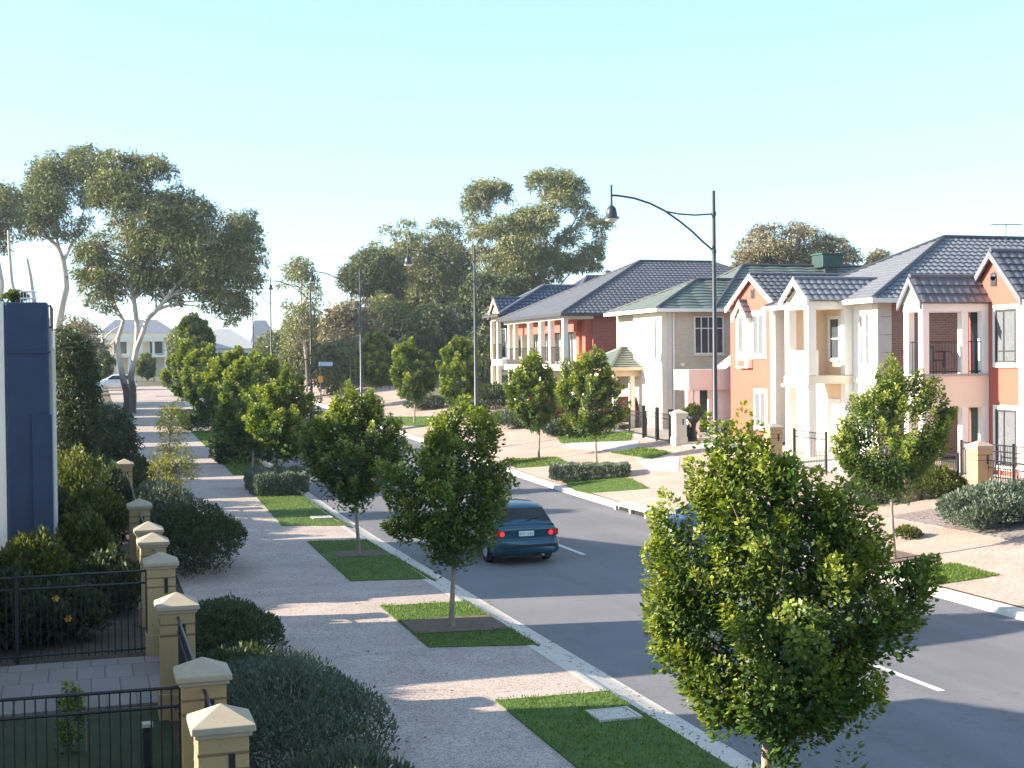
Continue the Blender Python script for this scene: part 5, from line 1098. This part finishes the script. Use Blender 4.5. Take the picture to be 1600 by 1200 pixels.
gum_tree('garden_tree', 'drab grey green tree behind the dark garden tree', on(-2.0, 84), [(85, 530), (110, 490), (150, 500), (165, 540), (150, 590), (110, 600), (85, 580)], [([(120, 640), (122, 560)], .15, .06, 0, 0)], 43, n=34, r=.9, dens=120, mat=L_OLV, L=.26, W=.08, bark=M['gumdark'], group='garden trees on the left', maxd=2)
gum_tree('drooping_sapling', 'slim yellow green sapling drooping over the left path edge', on(2.25, 43), [(262, 612), (282, 620), (292, 650), (290, 690), (312, 720), (310, 760), (285, 775), (250, 770), (232, 745), (238, 700), (250, 680), (245, 650)], [([(264, 815), (263, 740), (266, 680), (270, 630)], .05, .015, 0, 0)], 44, n=60, r=.28, dens=520, mat=L_WIL, L=.13, W=.028, bark=M['bark'], group=None, maxd=.8, lscale=.25)
D = 'hedges and bushes along the left path'
shrub('path_bush', 'large dark grey green bush nearest the camera beside the path', on(2.3, 16.6), 1.25, 2.5, 1.12, 51, L_WE, 17000, .052, .017, D, 11); shrub('path_bush', 'pale spiky bush at the bottom edge in front of the large bush', on(2.5, 13.6), 0.8, .9, .85, 52, L_WE, 5000, .08, .016, D, 6, spiky=1.1)
shrub('path_bush', 'dark bush between the driveway and the third pillar', on(2.1, 22.2), .95, 1.8, .95, 53, L_SH, 11000, .06, .02, D, 8); shrub('path_bush', 'tall dark rounded bush overhanging the sunlit strip of path', on(2.4, 32.8), 1.3, 2.3, 1.5, 54, L_SH, 14000, .07, .024, D, 9)
shrub('path_bush', 'grey green bush under the drooping sapling', on(1.95, 40.5), 1.0, 2.6, 1.35, 55, L_WE, 6000, .1, .03, D, 8); shrub('path_bush', 'dark low bush at the far end of the left path edge', on(1.6, 52), .8, 3.0, 1.2, 56, L_SH, 4000, .13, .04, D, 7)
shrub('path_bush', 'low dark bush joining the two nearest path bushes', on(2.05, 19.5), .95, 1.4, .72, 59, L_SH, 5000, .08, .024, D, 8); strappy('flax_clump', 'strappy grass clump between two left bushes', on(2.6, 19.6), .5, .75, 57, L_SH, 220, .02); strappy('flax_clump', 'bright strappy leaves at the foot of the nearest fence', on(-.05, 13.6), .3, .62, 58, L_GD, 60, .03)
gd = 'garden shrubs behind the left fences'
for i, (v, u, rx, ry, h, mt, lb) in enumerate([(-.5, 25.0, .9, .8, 1.0, L_SH, 'dark shrub right behind the second black fence'), (.35, 27.5, .7, 1.0, 1.15, L_SH, 'dark shrub beside the overlapping pillars'), (-1.0, 28.0, .9, 1.0, 1.5, L_GD, 'yellow tipped shrub in the middle of the left garden'), (-.1, 31.0, .8, .9, 1.55, L_GD, 'yellow flowering shrub near the rounded bush'), (.2, 35.5, .8, 1.2, 1.75, L_GD, 'bright green garden shrub left of the far pillars'), (-.9, 36.5, .8, 1.2, 1.7, L_SH, 'dark garden shrub at the foot of the blue wall'), (-.4, 41, 1.1, 1.4, 2.3, L_GD, 'sunlit yellow green shrub beside the far garden fence'), (-.3, 47, 1.2, 1.5, 2.2, L_SH, 'dark shrub beneath the tall dark garden tree'), (.6, 38.5, .55, .8, 2.0, L_SH, 'narrow dark shrub behind the small far pillar'), (-1.3, 24.6, .7, .6, 1.3, L_SH, 'dark shrub at the left edge behind the second fence')]):
    shrub('garden_shrub', lb, on(v, u), rx, ry, h, 70 + i, mt, 4200, .10, .045, gd, 7)
for v, u, lb in ((-.55, 23.9, 'small yellow flower in the dark shrub'), (-.35, 23.75, 'small orange flower in the dark shrub')):
    f = thing('flower', lb, 'flower', (v, u, zg(u, v) + (.95 if 'yellow' in lb else .62)), 0); m = MB()
    for k in range(6): a = k * PI / 3; m.add([(0, 0, 0), (.05 * math.cos(a - .4), -.02 + .0 * k, .05 * math.sin(a - .4)), (.07 * math.cos(a), -.03, .07 * math.sin(a)), (.05 * math.cos(a + .4), -.02, .05 * math.sin(a + .4))], [(0, 1, 2, 3)])
    m.build('petal', M['sign_orange'] if 'orange' in lb else M['yellow'], f); m = MB(); m.tube([(0, 0, 0), (0, .05, -.4)], .006, 5); m.build('stem', M['door'], f)
r = street_tree('thin leafless looking sapling behind the nearest fence', on(-.1, 17.6), [(85, 1085), (105, 1062), (128, 1075), (130, 1110), (120, 1150), (95, 1155), (88, 1120)], 45, n=7, r=.14, dens=420, trunk_r=.012, group=None, L=.07, W=.03, name='sapling', slen=.13, M_=4, clear=.4)
r['label'] = 'small dark sapling behind the nearest black fence'
shrub('roof_plant', 'green potted plant on top of the blue wall house', (-1.35, 29.25, 6.28), .28, .28, .22, 46, L_GD, 700, .06, .03, None, 5, cat='plant')
# hedges in the verges
hd = 'clipped hedges in the verges'
shrub('clipped_hedge', 'clipped grey green hedge around the sunlit street tree', on(6.55, 49.3), .95, 1.7, .75, 81, L_SV, 7000, .09, .03, hd, box=True, stem=False); p = g_at(372, 726); shrub('clipped_hedge', 'dark clipped hedge beyond the path bend on the left', on(6.55, 61.2), 1.15, 2.0, .95, 82, L_HD, 6000, .12, .04, hd, box=True, stem=False)
shrub('clipped_hedge', 'farthest dark hedge along the left path', on(6.5, 80), 1.1, 2.0, .9, 83, L_HD, 3000, .16, .05, hd, box=True, stem=False); a, b_ = gp(893, 757), gp(978, 748); shrub('clipped_hedge', 'low silvery hedge at the foot of the right street tree', on((a[0] + b_[0]) / 2, (a[1] + b_[1]) / 2 + .9), 1.45, .7, .52, 84, L_SV, 7000, .1, .03, hd, box=True, stem=False, rz=math.atan2(b_[1] - a[1], b_[0] - a[0]))
rs = 'bushes in front of the right houses'
for i, (x, y, rx, ry, h, mt, n, lb) in enumerate([(1545, 826, 1.35, 1.0, 1.05, L_SV, 9000, 'big grey green bush on the gravel at the right edge'), (1592, 815, .8, .9, .95, L_WE, 4000, 'grey green bush cut by the right picture edge'), (1470, 778, .8, .6, .8, L_GD, 3500, 'green low shrub beside the letterbox pillar'), (1365, 788, .9, .7, .9, L_HD, 3500, 'dark clipped shrub left of the half hidden pillar'), (870, 682, .8, .7, .7, L_WE, 3000, 'grey green bush in front of the red car'), (815, 668, 1.8, 1.2, .9, L_WE, 5000, 'long grey green bush bank under the cream columns'), (905, 684, 1.0, .7, 1.1, L_GD, 3500, 'bright green shrub in the front lawn by the tree'), (1072, 690, .45, .45, .6, L_SH, 1800, 'dark trimmed shrub behind the grey gate pillar'), (668, 640, 1.6, 1.2, .9, L_WE, 3500, 'grey green bush near the thin pale trunk'), (740, 652, 1.0, .9, .8, L_WE, 3000, 'low bush at the base of the second lamp'), (1440, 770, .6, .5, 1.0, L_OLV, 2200, 'bronze twiggy shrub behind the right kerb tree'), (1420, 843, .3, .3, .3, L_GD, 500, 'tiny green tuft at the edge of the gravel'), (770, 640, 1.4, 1.0, 1.5, L_SH, 3500, 'dark shrub left of the cream columns'), (1590, 740, .7, .6, .9, L_GD, 2500, 'green shrub in front of the orange wall'), (860, 650, 1.2, 1.0, 1.0, L_SH, 2500, 'dark shrub behind the slender tree')]):
    q = g_at(x, y); shrub('front_bush', lb, q, rx, ry, h, 90 + i, mt, n, .09 if q[1] < 45 else .13, .03 if q[1] < 45 else .045, rs, 7)
pt = thing('planter', 'dark planter bowl on a stand behind the grey gate pillar', 'planter', on(25.0, ux(1083, 25.0))); m = MB(); m.lathe([(.0, .0), (.2, .02), (.16, .1), (.08, .5), (.12, .8), (.3, 1.0), (.33, 1.12), (.0, 1.1)], (0, 0, 0), 16); m.build('bowl', M['plastic'], pt)
shrub('planter_plant', 'spiky green plant growing in the dark planter', on(25.0, ux(1083, 25.0))[:2] + (zg(ux(1083, 25.0), 25.0) + 1.05,), .4, .4, .5, 120, L_GD, 700, .14, .04, None, 5, cat='plant')

# ------------------------------------------------------------------ light, sky, camera
EL = math.radians(21.0); SUN = Vector((-1.0, .2, 0)).normalized() * math.cos(EL) + Vector((0, 0, math.sin(EL)))
ld = bpy.data.lights.new('sun', 'SUN'); ld.energy = 5.0; ld.angle = math.radians(.5); ld.color = (1.0, .89, .74)
lo = bpy.data.objects.new('sun', ld); COL.objects.link(lo); lo.rotation_euler = SUN.to_track_quat('Z', 'Y').to_euler(); lo.location = (-40, 20, 40)
W = bpy.data.worlds.new('World'); SC.world = W; W.use_nodes = True; nt = W.node_tree; nt.nodes.clear()
sk = nt.nodes.new('ShaderNodeTexSky'); sk.sky_type = 'NISHITA'; sk.sun_disc = False; sk.sun_elevation = EL; sk.sun_rotation = math.atan2(SUN.x, SUN.y); sk.air_density = 1.0; sk.dust_density = .2; sk.ozone_density = 1.0; sk.altitude = 50
bg = nt.nodes.new('ShaderNodeBackground'); bg.inputs[1].default_value = .085; wo = nt.nodes.new('ShaderNodeOutputWorld'); nt.links.new(mixc(nt, .25, mixc(nt, 1.0, sk.outputs[0], (.77, .95, 1.16), 'MULTIPLY'), (4.3, 5.8, 6.7)), bg.inputs[0]); nt.links.new(bg.outputs[0], wo.inputs[0])
cd = bpy.data.cameras.new('camera'); cd.sensor_width = 36; cd.lens = F / 1600 * 36; cd.clip_end = 4000; cd.clip_start = .1
co = bpy.data.objects.new('camera', cd); COL.objects.link(co); mt = Matrix([list(r) + [0] for r in CR.tolist()] + [[0, 0, 0, 1]]); mt.translation = Vector(EYE.tolist()); co.matrix_world = mt; SC.camera = co
vs = SC.view_settings; vs.view_transform = 'Standard'; vs.look = 'None'; vs.exposure = 1.72; vs.gamma = 1; vs.use_curve_mapping = False
SC.cycles.max_bounces = 6; SC.cycles.transparent_max_bounces = 4

hz = MB().box(-320, 720, -30, 1520, -3, 46).build('haze', None or newmat('haze')[0]); hz['kind'] = 'stuff'; hz['label'] = 'thin pale air haze over the whole street'; hz['category'] = 'haze'
_m = hz.data.materials[0]; _t = _m.node_tree; _t.nodes.clear(); _o = _t.nodes.new('ShaderNodeOutputMaterial'); _v = _t.nodes.new('ShaderNodeVolumePrincipled'); _v.inputs['Density'].default_value = .00032; _v.inputs['Color'].default_value = (.85, .93, 1, 1); _v.inputs['Anisotropy'].default_value = .3
_t.links.new(_v.outputs[0], _o.inputs['Volume'])
